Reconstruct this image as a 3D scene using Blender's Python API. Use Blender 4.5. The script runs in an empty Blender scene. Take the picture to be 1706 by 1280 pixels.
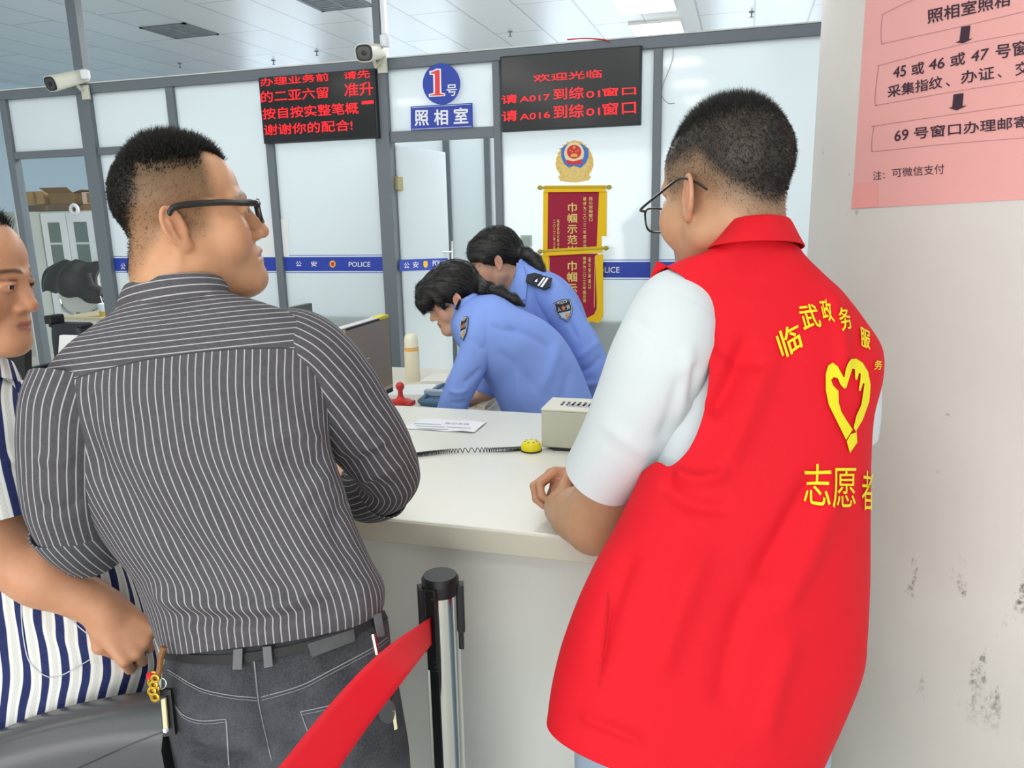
import bpy, bmesh, math, random
import numpy as np
from mathutils import Vector, Matrix
from mathutils.bvhtree import BVHTree
from mathutils.geometry import tessellate_polygon
import openvdb

random.seed(7); RNG = np.random.default_rng(7)
SC = bpy.context.scene
COL = SC.collection
# ------------------------------------------------------------------ camera
W, H, F = 1706.0, 1280.0, 1290.0
PITCH, ROLL, YAW = math.radians(12.45), math.radians(1.23), math.radians(16.7)
C0 = np.array([0.0, 0.0, 1.58])
FWD = np.array([-math.sin(YAW) * math.cos(PITCH), math.cos(YAW) * math.cos(PITCH), -math.sin(PITCH)])
_r0 = np.array([math.cos(YAW), math.sin(YAW), 0.0])
_u0 = np.cross(_r0, FWD)
CR = math.cos(ROLL) * _r0 - math.sin(ROLL) * _u0
CU = math.sin(ROLL) * _r0 + math.cos(ROLL) * _u0
cam_d = bpy.data.cameras.new('camera')
cam_d.sensor_width = 36.0
cam_d.lens = F / W * 36.0
cam_d.clip_start = 0.05
cam = bpy.data.objects.new('camera', cam_d)
COL.objects.link(cam)
cam.matrix_world = Matrix(((CR[0], CU[0], -FWD[0], C0[0]), (CR[1], CU[1], -FWD[1], C0[1]), (CR[2], CU[2], -FWD[2], C0[2]), (0, 0, 0, 1)))
SC.camera = cam
# ------------------------------------------------------------------ world, exposure
SC.view_settings.view_transform = 'Standard'
SC.view_settings.look = 'None'
SC.view_settings.exposure = 0.0
SC.view_settings.gamma = 1.0
SC.view_settings.use_curve_mapping = False
wd = bpy.data.worlds.new('hall_daylight'); SC.world = wd; wd.use_nodes = True
bg = wd.node_tree.nodes['Background']
bg.inputs[0].default_value = (0.93, 0.97, 1.0, 1)
bg.inputs[1].default_value = 0.80
CEIL = 3.7
def area_light(name, loc, rot, sx, sy, power, color=(1, 1, 1)):
    l = bpy.data.lights.new(name, 'AREA'); l.shape = 'RECTANGLE'; l.size = sx; l.size_y = sy; l.energy = power; l.color = color
    o = bpy.data.objects.new(name, l); o.location = loc; o.rotation_euler = rot; COL.objects.link(o); return o
# large ceiling lamps of the hall and the daylight of the office behind the glass
area_light('hall_lamp_row', (-1.2, -1.6, CEIL - 0.12), (math.radians(-14), 0, 0), 5.0, 1.2, 18, (1.0, 0.985, 0.96))
# unseen fill light added behind the viewer to brighten surfaces facing it
area_light('hall_front_fill', (-1.0, -6.5, 1.45), (math.radians(90), 0, 0), 10.0, 2.7, 320, (1.0, 0.99, 0.97))
area_light('hall_lamp_row', (-1.6, 2.7, CEIL - 0.12), (0, 0, 0), 6.0, 1.2, 26, (0.98, 0.99, 1.0))
area_light('office_lamp_row', (-1.6, 7.3, CEIL - 0.12), (0, 0, 0), 8.0, 1.4, 330, (1.0, 0.99, 0.97))

# ------------------------------------------------------------------ pixel helpers (photo frame 1706 x 1280)
def ray(px, py):
    return FWD + CR * ((px - W / 2) / F) + CU * ((H / 2 - py) / F)
def at(px, py, d): return C0 + ray(px, py) * d
def atz(px, py, z):
    r = ray(px, py); return C0 + r * ((z - C0[2]) / r[2])
def aty(px, py, y):
    r = ray(px, py); return C0 + r * (y / r[1])
def atx(px, py, x):
    r = ray(px, py); return C0 + r * (x / r[0])
def proj(P):
    q = np.asarray(P, float) - C0; d = q @ FWD
    return W / 2 + F * (q @ CR) / d, H / 2 - F * (q @ CU) / d, d

# ------------------------------------------------------------------ materials
def lin(c):
    if isinstance(c, str):
        c = tuple(int(c[i:i + 2], 16) / 255 for i in (0, 2, 4))
    return tuple((x / 12.92 if x <= 0.04045 else ((x + 0.055) / 1.055) ** 2.4) for x in c)
class NT:
    def __init__(s, m): s.t = m.node_tree; s.n = s.t.nodes; s.l = s.t.links
    def new(s, typ, **kw):
        n = s.n.new(typ)
        for k, v in kw.items():
            if k.startswith('i_'):
                key = k[2:]; n.inputs[int(key) if key.isdigit() else key.replace('_', ' ')].default_value = v
            else: setattr(n, k, v)
        return n
    def link(s, a, b): s.l.new(a, b)
    def math(s, op, a, b=None, c=None):
        n = s.n.new('ShaderNodeMath'); n.operation = op
        for i, x in enumerate((a, b, c)):
            if x is None: continue
            if isinstance(x, (int, float)): n.inputs[i].default_value = x
            else: s.l.new(x, n.inputs[i])
        return n.outputs[0]
    def mix(s, fac, a, b):
        n = s.n.new('ShaderNodeMix'); n.data_type = 'RGBA'
        for i, x in ((0, fac), (6, a), (7, b)):
            if isinstance(x, (int, float)): n.inputs[i].default_value = x
            elif isinstance(x, tuple): n.inputs[i].default_value = (*x[:3], 1)
            else: s.l.new(x, n.inputs[i])
        return n.outputs[2]
    def noise(s, scale, detail=3, rough=0.5, vec=None, dist=0.0):
        n = s.new('ShaderNodeTexNoise', i_Scale=scale, i_Detail=detail, i_Roughness=rough, i_Distortion=dist)
        if vec is None:
            tc = s.n.get('TC') or s.new('ShaderNodeTexCoord', name='TC'); vec = tc.outputs['Object']
        s.l.new(vec, n.inputs['Vector']); return n.outputs['Fac']
    def ramp(s, fac, lo, hi):
        n = s.new('ShaderNodeMapRange', i_1=lo, i_2=hi); s.l.new(fac, n.inputs[0]); return n.outputs[0]
def mat(name, color='808080', rough=0.6, metal=0.0, spec=0.5, var=0.0, vscale=30.0, bump=0.0, bscale=200.0, emit=0.0, coat=0.0, sub=0.0):
    m = bpy.data.materials.new(name); m.use_nodes = True
    t = NT(m); b = t.n['Principled BSDF']
    c = lin(color) if isinstance(color, str) else color
    b.inputs['Base Color'].default_value = (*c, 1); b.inputs['Roughness'].default_value = rough
    b.inputs['Metallic'].default_value = metal; b.inputs['Specular IOR Level'].default_value = spec
    b.inputs['Coat Weight'].default_value = coat
    if sub:
        b.inputs['Subsurface Weight'].default_value = sub; b.inputs['Subsurface Radius'].default_value = (0.012, 0.005, 0.003)
        b.inputs['Subsurface Scale'].default_value = 0.6
    if var:
        f = t.noise(vscale, 4)
        t.link(t.mix(f, tuple(x * (1 - var) for x in c), tuple(min(1, x * (1 + var)) for x in c)), b.inputs['Base Color'])
    if bump:
        bn = t.new('ShaderNodeBump', i_Strength=bump, i_Distance=0.002); t.link(t.noise(bscale, 3), bn.inputs['Height']); t.link(bn.outputs[0], b.inputs['Normal'])
    if emit:
        b.inputs['Emission Color'].default_value = (*c, 1); b.inputs['Emission Strength'].default_value = emit
    return m
def attr_mat(name, rough=0.5, spec=0.4, bump=0.0, bscale=300, sub=0.0, var=0.0):
    """colour from the mesh's own colour attribute 'tint'"""
    m = mat(name, 'c08060', rough, spec=spec, bump=bump, bscale=bscale, sub=sub)
    t = NT(m); a = t.new('ShaderNodeAttribute', attribute_name='tint'); b = t.n['Principled BSDF']
    out = a.outputs['Color']
    if var:
        f = t.ramp(t.noise(55, 4), 0.3, 0.7); g = t.new('ShaderNodeMix', data_type='RGBA', blend_type='MULTIPLY')
        g.inputs[0].default_value = 1; t.link(out, g.inputs[6]); t.link(t.mix(f, (1 - var, 1 - var * 1.3, 1 - var * 1.5), (1, 1, 1)), g.inputs[7]); out = g.outputs[2]
    t.link(out, b.inputs['Base Color']); return m

# ------------------------------------------------------------------ mesh building
ORG = {}
def mk(name, V, Fs, m=None, parent=None, org=None, smooth=False, uv=None, attrs=None, mats=None, mi=None):
    """one mesh object from world-space vertices; children share the origin of their thing"""
    V = np.asarray(V, float)
    if parent is not None: o0 = ORG[parent.name]
    elif org is not None: o0 = np.asarray(org, float)
    else:
        lo, hi = V.min(0), V.max(0); o0 = np.array([(lo[0] + hi[0]) / 2, (lo[1] + hi[1]) / 2, lo[2]])
    me = bpy.data.meshes.new(name)
    if isinstance(Fs, np.ndarray):
        n, k = Fs.shape
        me.vertices.add(len(V)); me.vertices.foreach_set('co', (V - o0).astype(np.float32).ravel())
        me.loops.add(n * k); me.loops.foreach_set('vertex_index', Fs.astype(np.int32).ravel())
        me.polygons.add(n); me.polygons.foreach_set('loop_start', np.arange(0, n * k, k, dtype=np.int32))
        me.update(calc_edges=True); me.validate()
    else:
        me.from_pydata((V - o0).tolist(), [], [tuple(int(i) for i in f) for f in Fs]); me.update()
    if smooth: me.polygons.foreach_set('use_smooth', np.ones(len(me.polygons), bool))
    for mm in (mats or ([m] if m else [])): me.materials.append(mm)
    if mi is not None: me.polygons.foreach_set('material_index', np.asarray(mi, np.int32))
    li = None
    if uv is not None:
        li = np.zeros(len(me.loops), np.int32); me.loops.foreach_get('vertex_index', li)
        l = me.uv_layers.new(name='UVMap'); l.data.foreach_set('uv', np.asarray(uv, np.float32)[li].ravel())
    for k, a in (attrs or {}).items():
        a = np.asarray(a, np.float32)
        if a.ndim == 2:
            at_ = me.attributes.new(k, 'FLOAT_COLOR', 'POINT'); at_.data.foreach_set('color', np.c_[a, np.ones(len(a))].astype(np.float32).ravel())
        else:
            at_ = me.attributes.new(k, 'FLOAT', 'POINT'); at_.data.foreach_set('value', a)
    o = bpy.data.objects.new(name, me); COL.objects.link(o)
    if parent is not None: o.parent = parent
    else: o.location = o0
    ORG[o.name] = o0
    return o
def thing(name, loc, label=None, cat=None, group=None, kind=None):
    o = bpy.data.objects.new(name, None); COL.objects.link(o); o.location = loc; o.empty_display_size = 0.1
    ORG[o.name] = np.asarray(loc, float); tag(o, label, cat, group, kind); return o
def tag(o, label=None, cat=None, group=None, kind=None):
    if label: o['label'] = label
    if cat: o['category'] = cat
    if group: o['group'] = group
    if kind: o['kind'] = kind
    return o
class MB:
    """collects shapes for ONE mesh"""
    def __init__(s): s.V = []; s.F = []; s.n = 0
    def add(s, V, Fs):
        V = [tuple(v) for v in V]; s.V += V; s.F += [tuple(int(i) + s.n for i in f) for f in Fs]; s.n += len(V); return s
    def box(s, lo, hi, bev=0.0, M=None):
        lo = np.asarray(lo, float); hi = np.asarray(hi, float)
        bm = bmesh.new(); bmesh.ops.create_cube(bm, size=1.0)
        for v in bm.verts: v.co = Vector(((lo + hi) / 2 + np.array(v.co) * (hi - lo)).tolist())
        if bev:
            bmesh.ops.bevel(bm, geom=bm.edges[:], offset=bev, segments=2, profile=0.5, affect='EDGES')
        bm.verts.index_update()
        V = [np.array(v.co) for v in bm.verts]
        if M is not None: V = [M(v) for v in V]
        s.add(V, [[v.index for v in f.verts] for f in bm.faces]); bm.free(); return s
    def cyl(s, a, b, r, n=24, r2=None, cap=True):
        a = np.asarray(a, float); b = np.asarray(b, float); r2 = r if r2 is None else r2
        d = (b - a) / (np.linalg.norm(b - a) + 1e-12); x, y = perp(d)
        t = np.arange(n) * 2 * math.pi / n
        A = a + r * (np.cos(t)[:, None] * x + np.sin(t)[:, None] * y); B = b + r2 * (np.cos(t)[:, None] * x + np.sin(t)[:, None] * y)
        f = [(i, (i + 1) % n, n + (i + 1) % n, n + i) for i in range(n)]
        if cap: f += [tuple(range(n))[::-1], tuple(range(n, 2 * n))]
        return s.add(np.r_[A, B], f)
    def lathe(s, prof, c, n=32, ax=(0, 0, 1)):
        c = np.asarray(c, float); ax = np.asarray(ax, float); x, y = perp(ax); t = np.arange(n) * 2 * math.pi / n; V = []
        for r, h in prof: V += list(c + ax * h + r * (np.cos(t)[:, None] * x + np.sin(t)[:, None] * y))
        f = [(k * n + i, k * n + (i + 1) % n, (k + 1) * n + (i + 1) % n, (k + 1) * n + i) for k in range(len(prof) - 1) for i in range(n)]
        f += [tuple(range(n))[::-1], tuple(range((len(prof) - 1) * n, len(prof) * n))]
        return s.add(V, f)
    def tube(s, pts, r, n=10, closed=False):
        P = np.asarray(pts, float); k = len(P); R_ = np.full(k, r) if np.isscalar(r) else np.asarray(r)
        T = np.gradient(P, axis=0) if not closed else np.roll(P, -1, 0) - np.roll(P, 1, 0)
        T /= np.linalg.norm(T, axis=1)[:, None] + 1e-12; x, _ = perp(T[0]); t = np.arange(n) * 2 * math.pi / n; V = []
        for i in range(k):
            x = x - T[i] * (x @ T[i]); x /= np.linalg.norm(x) + 1e-12; y = np.cross(T[i], x)
            V += list(P[i] + R_[i] * (np.cos(t)[:, None] * x + np.sin(t)[:, None] * y))
        f = [(j * n + i, j * n + (i + 1) % n, ((j + 1) % k) * n + (i + 1) % n, ((j + 1) % k) * n + i) for j in range(k if closed else k - 1) for i in range(n)]
        if not closed: f += [tuple(range(n))[::-1], tuple(range((k - 1) * n, k * n))]
        return s.add(V, f)
    def poly(s, P, nrm, th):
        """flat polygon (world pts) given a thickness along nrm"""
        P = np.asarray(P, float); n = len(P); Q = P + np.asarray(nrm) * th
        return s.add(np.r_[P, Q], [tuple(range(n)), tuple(range(n, 2 * n))[::-1]] + [(i, n + i, n + (i + 1) % n, (i + 1) % n) for i in range(n)])
    def build(s, name, m, parent=None, smooth=False, org=None, flip=True):
        o = mk(name, np.array(s.V), s.F, m, parent, org, smooth)
        bm = bmesh.new(); bm.from_mesh(o.data); bmesh.ops.recalc_face_normals(bm, faces=bm.faces[:])
        if smooth:
            for e in bm.edges:
                if len(e.link_faces) == 2 and e.calc_face_angle(0) > math.radians(40): e.smooth = False
        bm.to_mesh(o.data); bm.free(); return o
def perp(d):
    d = np.asarray(d, float); a = np.array([0, 0, 1.0]) if abs(d[2]) < 0.9 else np.array([1.0, 0, 0])
    x = np.cross(a, d); x /= np.linalg.norm(x); return x, np.cross(d, x)
def nz(v): v = np.asarray(v, float); return v / (np.linalg.norm(v) + 1e-12)
def spline(P, n):
    """Catmull-Rom through rows of P, n samples"""
    P = np.asarray(P, float); k = len(P); Q = np.vstack([2 * P[0] - P[1], P, 2 * P[-1] - P[-2]])
    t = np.linspace(0, k - 1, n); i = np.minimum(t.astype(int), k - 2); f = (t - i)[:, None]
    a, b, c, d = Q[i], Q[i + 1], Q[i + 2], Q[i + 3]
    return 0.5 * (2 * b + (c - a) * f + (2 * a - 5 * b + 4 * c - d) * f ** 2 + (3 * b - a - 3 * c + d) * f ** 3)

# ------------------------------------------------------------------ writing
_glyphs = {}
def glyph_mesh(body, em=False):
    key = (body, em)
    if key in _glyphs: return _glyphs[key]
    cu = bpy.data.curves.new('lettering', 'FONT'); cu.body = body; cu.size = 1.0; cu.resolution_u = 3
    o = bpy.data.objects.new('lettering', cu); COL.objects.link(o)
    me = bpy.data.meshes.new_from_object(o.evaluated_get(bpy.context.evaluated_depsgraph_get()))
    V = np.array([v.co[:2] for v in me.vertices]); Fs = [list(p.vertices) for p in me.polygons]
    bpy.data.objects.remove(o); bpy.data.curves.remove(cu); bpy.data.meshes.remove(me)
    lo, hi = V.min(0), V.max(0)
    if em: lo, hi = np.array([0.0, -.12]), np.array([1.0, .88])
    V = (V - lo) / np.maximum(hi - lo, 1e-9)
    _glyphs[key] = (V, Fs); return V, Fs
def fine(V, Fs, lim):
    """split long edges (photo pixels) so a mark can follow a curved surface"""
    bm = bmesh.new(); vs = [bm.verts.new((*v, 0)) for v in V]
    for f in Fs:
        try: bm.faces.new([vs[i] for i in f])
        except ValueError: pass
    bmesh.ops.triangulate(bm, faces=bm.faces[:])
    for _ in range(7):
        e = [e for e in bm.edges if e.calc_length() > lim]
        if not e: break
        bmesh.ops.subdivide_edges(bm, edges=e, cuts=1); bmesh.ops.triangulate(bm, faces=[f for f in bm.faces if len(f.verts) > 3])
    bm.verts.index_update(); V = np.array([v.co[:2] for v in bm.verts]); Fs = [[v.index for v in f.verts] for f in bm.faces]
    bm.free(); return V, Fs
def quadmap(V, q):
    q = np.asarray(q, float); u = V[:, :1]; v = V[:, 1:2]
    return (q[0] * (1 - u) + q[1] * u) * v + (q[3] * (1 - u) + q[2] * u) * (1 - v)
def letters(name, items, surf, m, parent, lim=None, bold=0.0):
    """items: (text, quad TL TR BR BL) or ('poly', px polygon list)"""
    texts = [it for it in items if it[0] != 'poly']
    if len(texts) > 1:                       # every word is a part of its own
        for it in texts[1:]: letters(name, [it], surf, m, parent, lim, bold)
        polys = [it for it in items if it[0] == 'poly']
        if polys:
            for it in polys: letters('mark', [it], surf, m, parent, lim)
        items = [texts[0]]
    mb = MB()
    for it in items:
        if it[0] == 'poly':
            V = np.asarray(it[1], float); Fs = [list(t) for t in tessellate_polygon([[Vector((*v, 0)) for v in V]])]
            if lim: V, Fs = fine(V, Fs, lim)
        else:
            V, Fs = glyph_mesh(it[0], len(it) > 2); V = quadmap(V, it[1])
            if lim: V, Fs = fine(V, Fs, lim)
            if bold > .007:                  # a heavier stroke: the same letters laid down again, a hair apart
                q_ = np.asarray(it[1], float); s_ = bold * .8 * np.linalg.norm(q_[0] - q_[3])
                for k_, (a_, b_) in enumerate(((1, 0), (-1, 0), (0, 1), (0, -1))):
                    P_ = np.array([surf(*(v + np.array([a_, b_]) * s_)) for v in V]); mb.add(C0 + (P_ - C0) * (1 - 4e-5 * (k_ + 1)), Fs)
        mb.add([surf(*v) for v in V], Fs)
    return mk(name, np.array(mb.V), mb.F, m, parent)
def plane_y(Y): return lambda px, py: aty(px, py, Y)
def bvh_of(o):
    o0 = ORG[o.name]; me = o.data
    return BVHTree.FromPolygons([Vector((np.array(v.co) + o0).tolist()) for v in me.vertices], [list(p.vertices) for p in me.polygons])
def on_bvh(bvh, off=0.0012, fallback=1.2):
    def f(px, py):
        r = ray(px, py); hit, n, i, d = bvh.ray_cast(Vector(C0.tolist()), Vector(r.tolist()))
        if hit is None: return at(px, py, fallback)
        n = np.array(n); n = n if n @ r < 0 else -n
        return np.array(hit) + n * off
    return f
def hull_cell(row, n, i): return row * n + i
# ================================================================== SETTING
YP = 5.2                                     # plane of the glass partition
def X_(px, py, Y=YP): return aty(px, py, Y)[0]
def Z_(px, py, Y=YP): return aty(px, py, Y)[2]
M_white = mat('white_paint', 'e4e2dc', 0.55, var=0.03, vscale=6)
M_frame = mat('grey_aluminium', '6c757d', 0.45, metal=0.0, spec=0.5, var=0.04, vscale=40)
M_frame_top = mat('pale_trim_and_lit_rail', 'd8dcdc', 0.4)  # pale trim colour; on the top rail it stands in for light
M_black = mat('black_plastic', '15171b', 0.45)
M_dark = mat('dark_plastic', '23282e', 0.5)
M_paper = mat('white_paper', 'eef0f2', 0.7)
M_gold = mat('gold_yellow', 'e9b93c', 0.5)
M_red = mat('print_red', 'd8202a', 0.5)
M_blue = mat('sign_blue', '1f3fae', 0.45)
M_wtext = mat('white_print', 'f2f4fa', 0.5)
M_chrome = mat('chrome', 'd2d4d2', 0.10, metal=1.0)

def floor_mat():
    m = mat('floor_tile', 'b9b7b0', 0.25); t = NT(m)
    tc = t.new('ShaderNodeTexCoord'); br = t.new('ShaderNodeTexBrick', offset=0.0, i_Scale=1.0)
    br.inputs['Color1'].default_value = (*lin('d6d4cc'), 1); br.inputs['Color2'].default_value = (*lin('d0cdc5'), 1); br.inputs['Mortar'].default_value = (*lin('8f8d86'), 1)
    br.inputs['Mortar Size'].default_value = 0.004; br.inputs['Brick Width'].default_value = 0.8; br.inputs['Row Height'].default_value = 0.8
    t.link(tc.outputs['Object'], br.inputs['Vector']); t.link(br.outputs['Color'], t.n['Principled BSDF'].inputs['Base Color']); return m
def ceiling_mat():
    m = mat('metal_ceiling', 'a9b6bd', 0.33, metal=0.35, spec=0.5); t = NT(m); b = t.n['Principled BSDF']
    tc = t.new('ShaderNodeTexCoord'); br = t.new('ShaderNodeTexBrick', offset=0.5, i_Scale=1.0)
    br.inputs['Color1'].default_value = (*lin('dfe6e9'), 1); br.inputs['Color2'].default_value = (*lin('d9e1e5'), 1); br.inputs['Mortar'].default_value = (*lin('b4bec3'), 1)
    br.inputs['Mortar Size'].default_value = 0.012; br.inputs['Brick Width'].default_value = 2.4; br.inputs['Row Height'].default_value = 0.6
    mp = t.new('ShaderNodeMapping'); mp.inputs['Rotation'].default_value = (0, 0, math.radians(90)); t.link(tc.outputs['Object'], mp.inputs['Vector'])
    t.link(mp.outputs[0], br.inputs['Vector']); t.link(br.outputs['Color'], b.inputs['Base Color'])
    bn = t.new('ShaderNodeBump', i_Strength=0.25, i_Distance=0.01); t.link(t.noise(1.3, 2, vec=tc.outputs['Object']), bn.inputs['Height']); t.link(bn.outputs[0], b.inputs['Normal'])
    return m
def struct(o, label=None): return tag(o, label, None, None, 'structure')
fl = struct(MB().box((-12, -11, -0.1), (5, 15, 0)).build('floor', floor_mat(), org=(0, 0, 0)))
ce = struct(MB().box((-12, -11, CEIL), (5, 15, CEIL + 0.1)).build('ceiling', ceiling_mat(), org=(0, 0, CEIL)))
M_bluewall = mat('pale_blue_wall', 'c3dbe8', 0.7, var=0.02, vscale=3)
struct(MB().box((-11.2, 2.0, 0), (-11.0, 14.0, CEIL)).build('wall_left', M_bluewall))
M_backwall = mat('lilac_white_wall', 'dcdde6', 0.75, var=0.02, vscale=3)
struct(MB().box((-11.0, 13.8, 0), (5, 14.0, CEIL)).build('wall_back', M_backwall))
# office windows in the back wall give the daylight behind the partition
M_day = mat('daylight_pane', 'e8f3ff', 0.4, emit=1.7)
for k, x0 in enumerate((-9.3, -6.6, -3.4, -0.6)):
    wroot = struct(thing('window_%d' % (20 + k), (x0 + 0.8, 13.78, 1.0)))
    MB().box((x0, 13.74, 1.0), (x0 + 1.6, 13.76, 3.2)).build('daylight', M_day, wroot)
    f = MB()
    for a in (x0 - 0.05, x0 + 0.78, x0 + 1.6): f.box((a, 13.7, 0.95), (a + 0.05, 13.8, 3.25))
    for a in (0.95, 3.2): f.box((x0 - 0.05, 13.7, a), (x0 + 1.65, 13.8, a + 0.05))
    f.build('window_frame', M_white, wroot)

# --- partition frame
ZT = Z_(678, 97); ZTb = ZT - 0.068; ZM = Z_(740, 222); HALF = 0.03
posts = {'A': (X_(18.8, 266), X_(29, 264)), 'B': (X_(150, 275.7), X_(169.8, 272)), 'C': (X_(278.5, 139), X_(290.7, 139)),
         'D': (X_(447, 246), X_(459, 246)), 'E': (X_(633, 278), X_(655.5, 278)), 'G': (X_(825.7, 262), X_(837.5, 262)), 'H': (X_(1089, 164), X_(1103, 164))}
pf = MB()
for k, (a, b) in posts.items():
    d = 0.05 if k in 'BE' else 0.035
    pf.box((a, YP - d, 0), (b, YP + d, ZTb), 0.004)
pf.box((-9.0, YP - 0.04, ZTb), (2.0, YP + 0.04, ZT), 0.004)
def rail(a, b, z, h=0.055): pf.box((posts[a][1], YP - HALF, z - h / 2), (posts[b][0], YP + HALF, z + h / 2), 0.003)
rail('A', 'B', ZM); rail('B', 'C', ZM); rail('E', 'G', ZM - 0.01, 0.07)
pf.box((posts['B'][0], YP - 0.035, ZT), (posts['B'][0] + 0.09, YP + 0.035, CEIL), 0.003)
ex = X_(622, 0); pf.box((ex, YP - 0.035, ZT), (ex + 0.05, YP + 0.035, CEIL), 0.003)
struct(pf.build('wall_partition', M_frame), 'grey aluminium frame of the glass partition')
struct(MB().box((-9.0, YP - 0.045, ZT), (2.0, YP + 0.045, ZT + 0.008)).build('trim_1', M_frame_top), 'lit top of the partition rail, painted as a pale strip')  # light on the rail's upper face put in as a paler colour
struct(MB().box((ex + 0.055, YP - 0.02, ZT), (ex + 0.085, YP + 0.02, CEIL)).build('trim_2', M_wtext), 'white cable duct beside the upper post')

def glass_mat(name, col, clear=0.0, trans=0.45, rough=0.06, refl=.8):
    m = bpy.data.materials.new(name); m.use_nodes = True; t = NT(m); t.n.clear()
    out = t.new('ShaderNodeOutputMaterial'); d = t.new('ShaderNodeBsdfDiffuse', i_Color=(*lin(col), 1)); tr = t.new('ShaderNodeBsdfTranslucent', i_Color=(*lin(col), 1))
    g = t.new('ShaderNodeBsdfGlossy', i_Color=(1, 1, 1, 1), i_Roughness=rough); m1 = t.new('ShaderNodeMixShader', i_0=trans)
    t.link(d.outputs[0], m1.inputs[1]); t.link(tr.outputs[0], m1.inputs[2]); last = m1
    if clear:
        tp = t.new('ShaderNodeBsdfTransparent', i_Color=(0.96, 0.98, 0.98, 1)); m2 = t.new('ShaderNodeMixShader', i_0=clear); t.link(m1.outputs[0], m2.inputs[1]); t.link(tp.outputs[0], m2.inputs[2]); last = m2
    lw = t.new('ShaderNodeLayerWeight', i_Blend=0.5); fr = t.math('ADD', t.math('MULTIPLY', t.math('POWER', lw.outputs['Facing'], 4.0), refl), 0.05 if refl > .5 else .006); m3 = t.new('ShaderNodeMixShader'); t.link(fr, m3.inputs[0]); t.link(last.outputs[0], m3.inputs[1]); t.link(g.outputs[0], m3.inputs[2]); t.link(m3.outputs[0], out.inputs[0])
    return m
M_frost = glass_mat('frosted_glass', 'e6edf0', trans=0.6)
M_clear = glass_mat('clear_glass', 'e8f4f4', clear=0.99, refl=.12)
M_dado = mat('grey_green_film', '7d9a93', 0.5)
M_lens = mat('dark_lens', '2a3030', 0.12)
ZS = Z_(560, 440)                            # height of the police stripe
def pane(n, x0, x1, z0, z1, m, y=YP, label=None):
    return struct(MB().box((x0, y - 0.005, z0), (x1, y + 0.005, z1)).build('window_%d' % n, m), label)
P = posts
pane(1, P['A'][1], P['B'][0], ZM + 0.028, ZTb, M_frost); pane(2, P['A'][1], P['B'][0], 0.0, ZM - 0.028, M_clear)
pane(3, P['B'][1], P['C'][0], ZM + 0.028, ZTb, M_frost)
w4 = pane(4, P['B'][1], P['C'][0], 0, ZM - 0.028, M_frost); w5 = pane(5, P['C'][1], P['D'][0], 0, ZTb, M_frost)
w6 = pane(6, P['D'][1], P['E'][0], 0, ZTb, M_frost); pane(7, P['E'][1], P['G'][0], ZM + 0.025, ZTb, M_frost)
w8 = pane(8, P['G'][1], P['H'][0], 0, ZTb, M_frost); w9 = pane(9, P['H'][1], 1.6, 0, ZTb, M_frost)
M_wire = mat('grey_wire', 'a08c90', 0.5)
wire_p = [aty(x, y, YP - 0.03) for x, y in ((1121, 72), (1121, 95), (1113, 120), (1105, 140), (1103, 160), (1113, 172), (1124, 172))]
tag(MB().tube(spline(wire_p, 40), 0.0025, 6).build('wire', M_wire), 'thin pale loose wire hanging from the top rail in front of the right white pane', 'wire')
# police stripe on the panes
M_line = mat('stripe_line', '3d5cc0', 0.45)
def emblem_small(px, py, s, parent, Y):
    sf = plane_y(Y)
    e = lambda r, k=1.15: [(px + r * math.sin(a), py - r * k * math.cos(a)) for a in np.linspace(0, 2 * math.pi, 21)[:-1]]
    letters('emblem', [('poly', e(s))], sf, M_gold, parent); letters('emblem_disc', [('poly', e(s * 0.55))], plane_y(Y - 0.001), M_red, parent)
def stripe(par, x0, x1, marks, zc=ZS, y=YP - 0.006):
    s = MB().box((x0, y - 0.001, zc - 0.052), (x1, y, zc + 0.052)).build('police_stripe', M_blue, par)
    l = MB()
    for dz in (-0.066, 0.062): l.box((x0, y - 0.001, zc + dz), (x1, y, zc + dz + 0.005))
    l.build('stripe_line', M_line, par)
    Y = y - 0.002
    it = [(t, q) for t, q in marks if t != 'E']
    if it: letters('lettering', it, plane_y(Y), M_wtext, s, bold=0.015)
    for t, q in marks:
        if t == 'E': emblem_small(q[0], q[1], 5.2, s, Y)
def rq(x0, y0, x1, y1, sl=0.0): return [(x0, y0), (x1, y0 + sl * (x1 - x0)), (x1, y1 + sl * (x1 - x0)), (x0, y1)]
stripe(w4, P['B'][1], P['C'][0], [('公', rq(201, 439, 209, 449)), ('安', rq(226, 439, 234, 449))])
stripe(w5, P['C'][1], P['D'][0], [('POLICE', rq(395, 437, 430, 445)), ('公', rq(330, 436, 339, 445))])
stripe(w6, P['D'][1], P['E'][0], [('公', rq(493, 435.5, 502, 444)), ('安', rq(518, 435.5, 528, 444)), ('E', (554, 440)), ('POLICE', rq(581, 436.5, 617, 444.5))])
stripe(w8, P['G'][1], P['H'][0], [('公', rq(866, 437, 875, 446)), ('安', rq(890, 437, 900, 446)), ('POLICE', rq(990, 445, 1032, 454.5))], zc=Z_(1040, 449.5))
stripe(w9, P['H'][1], 1.6, [('公', rq(1160, 445, 1170, 455)), ('POLICE', rq(1235, 446, 1275, 455))], zc=Z_(1040, 449.5))
# low grey-green film along the foot of the panes
for k, (a, b) in enumerate((('B', 'C'), ('C', 'D'), ('D', 'E'), ('G', 'H'))):
    struct(MB().box((P[a][1], YP + 0.006, 0), (P[b][0], YP + 0.03, Z_(560, 527))).build('trim_%d' % (10 + k), M_dado))
struct(MB().box((P['H'][1], YP + 0.006, 0), (1.6, YP + 0.03, Z_(560, 527))).build('trim_14', M_dado))
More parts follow.
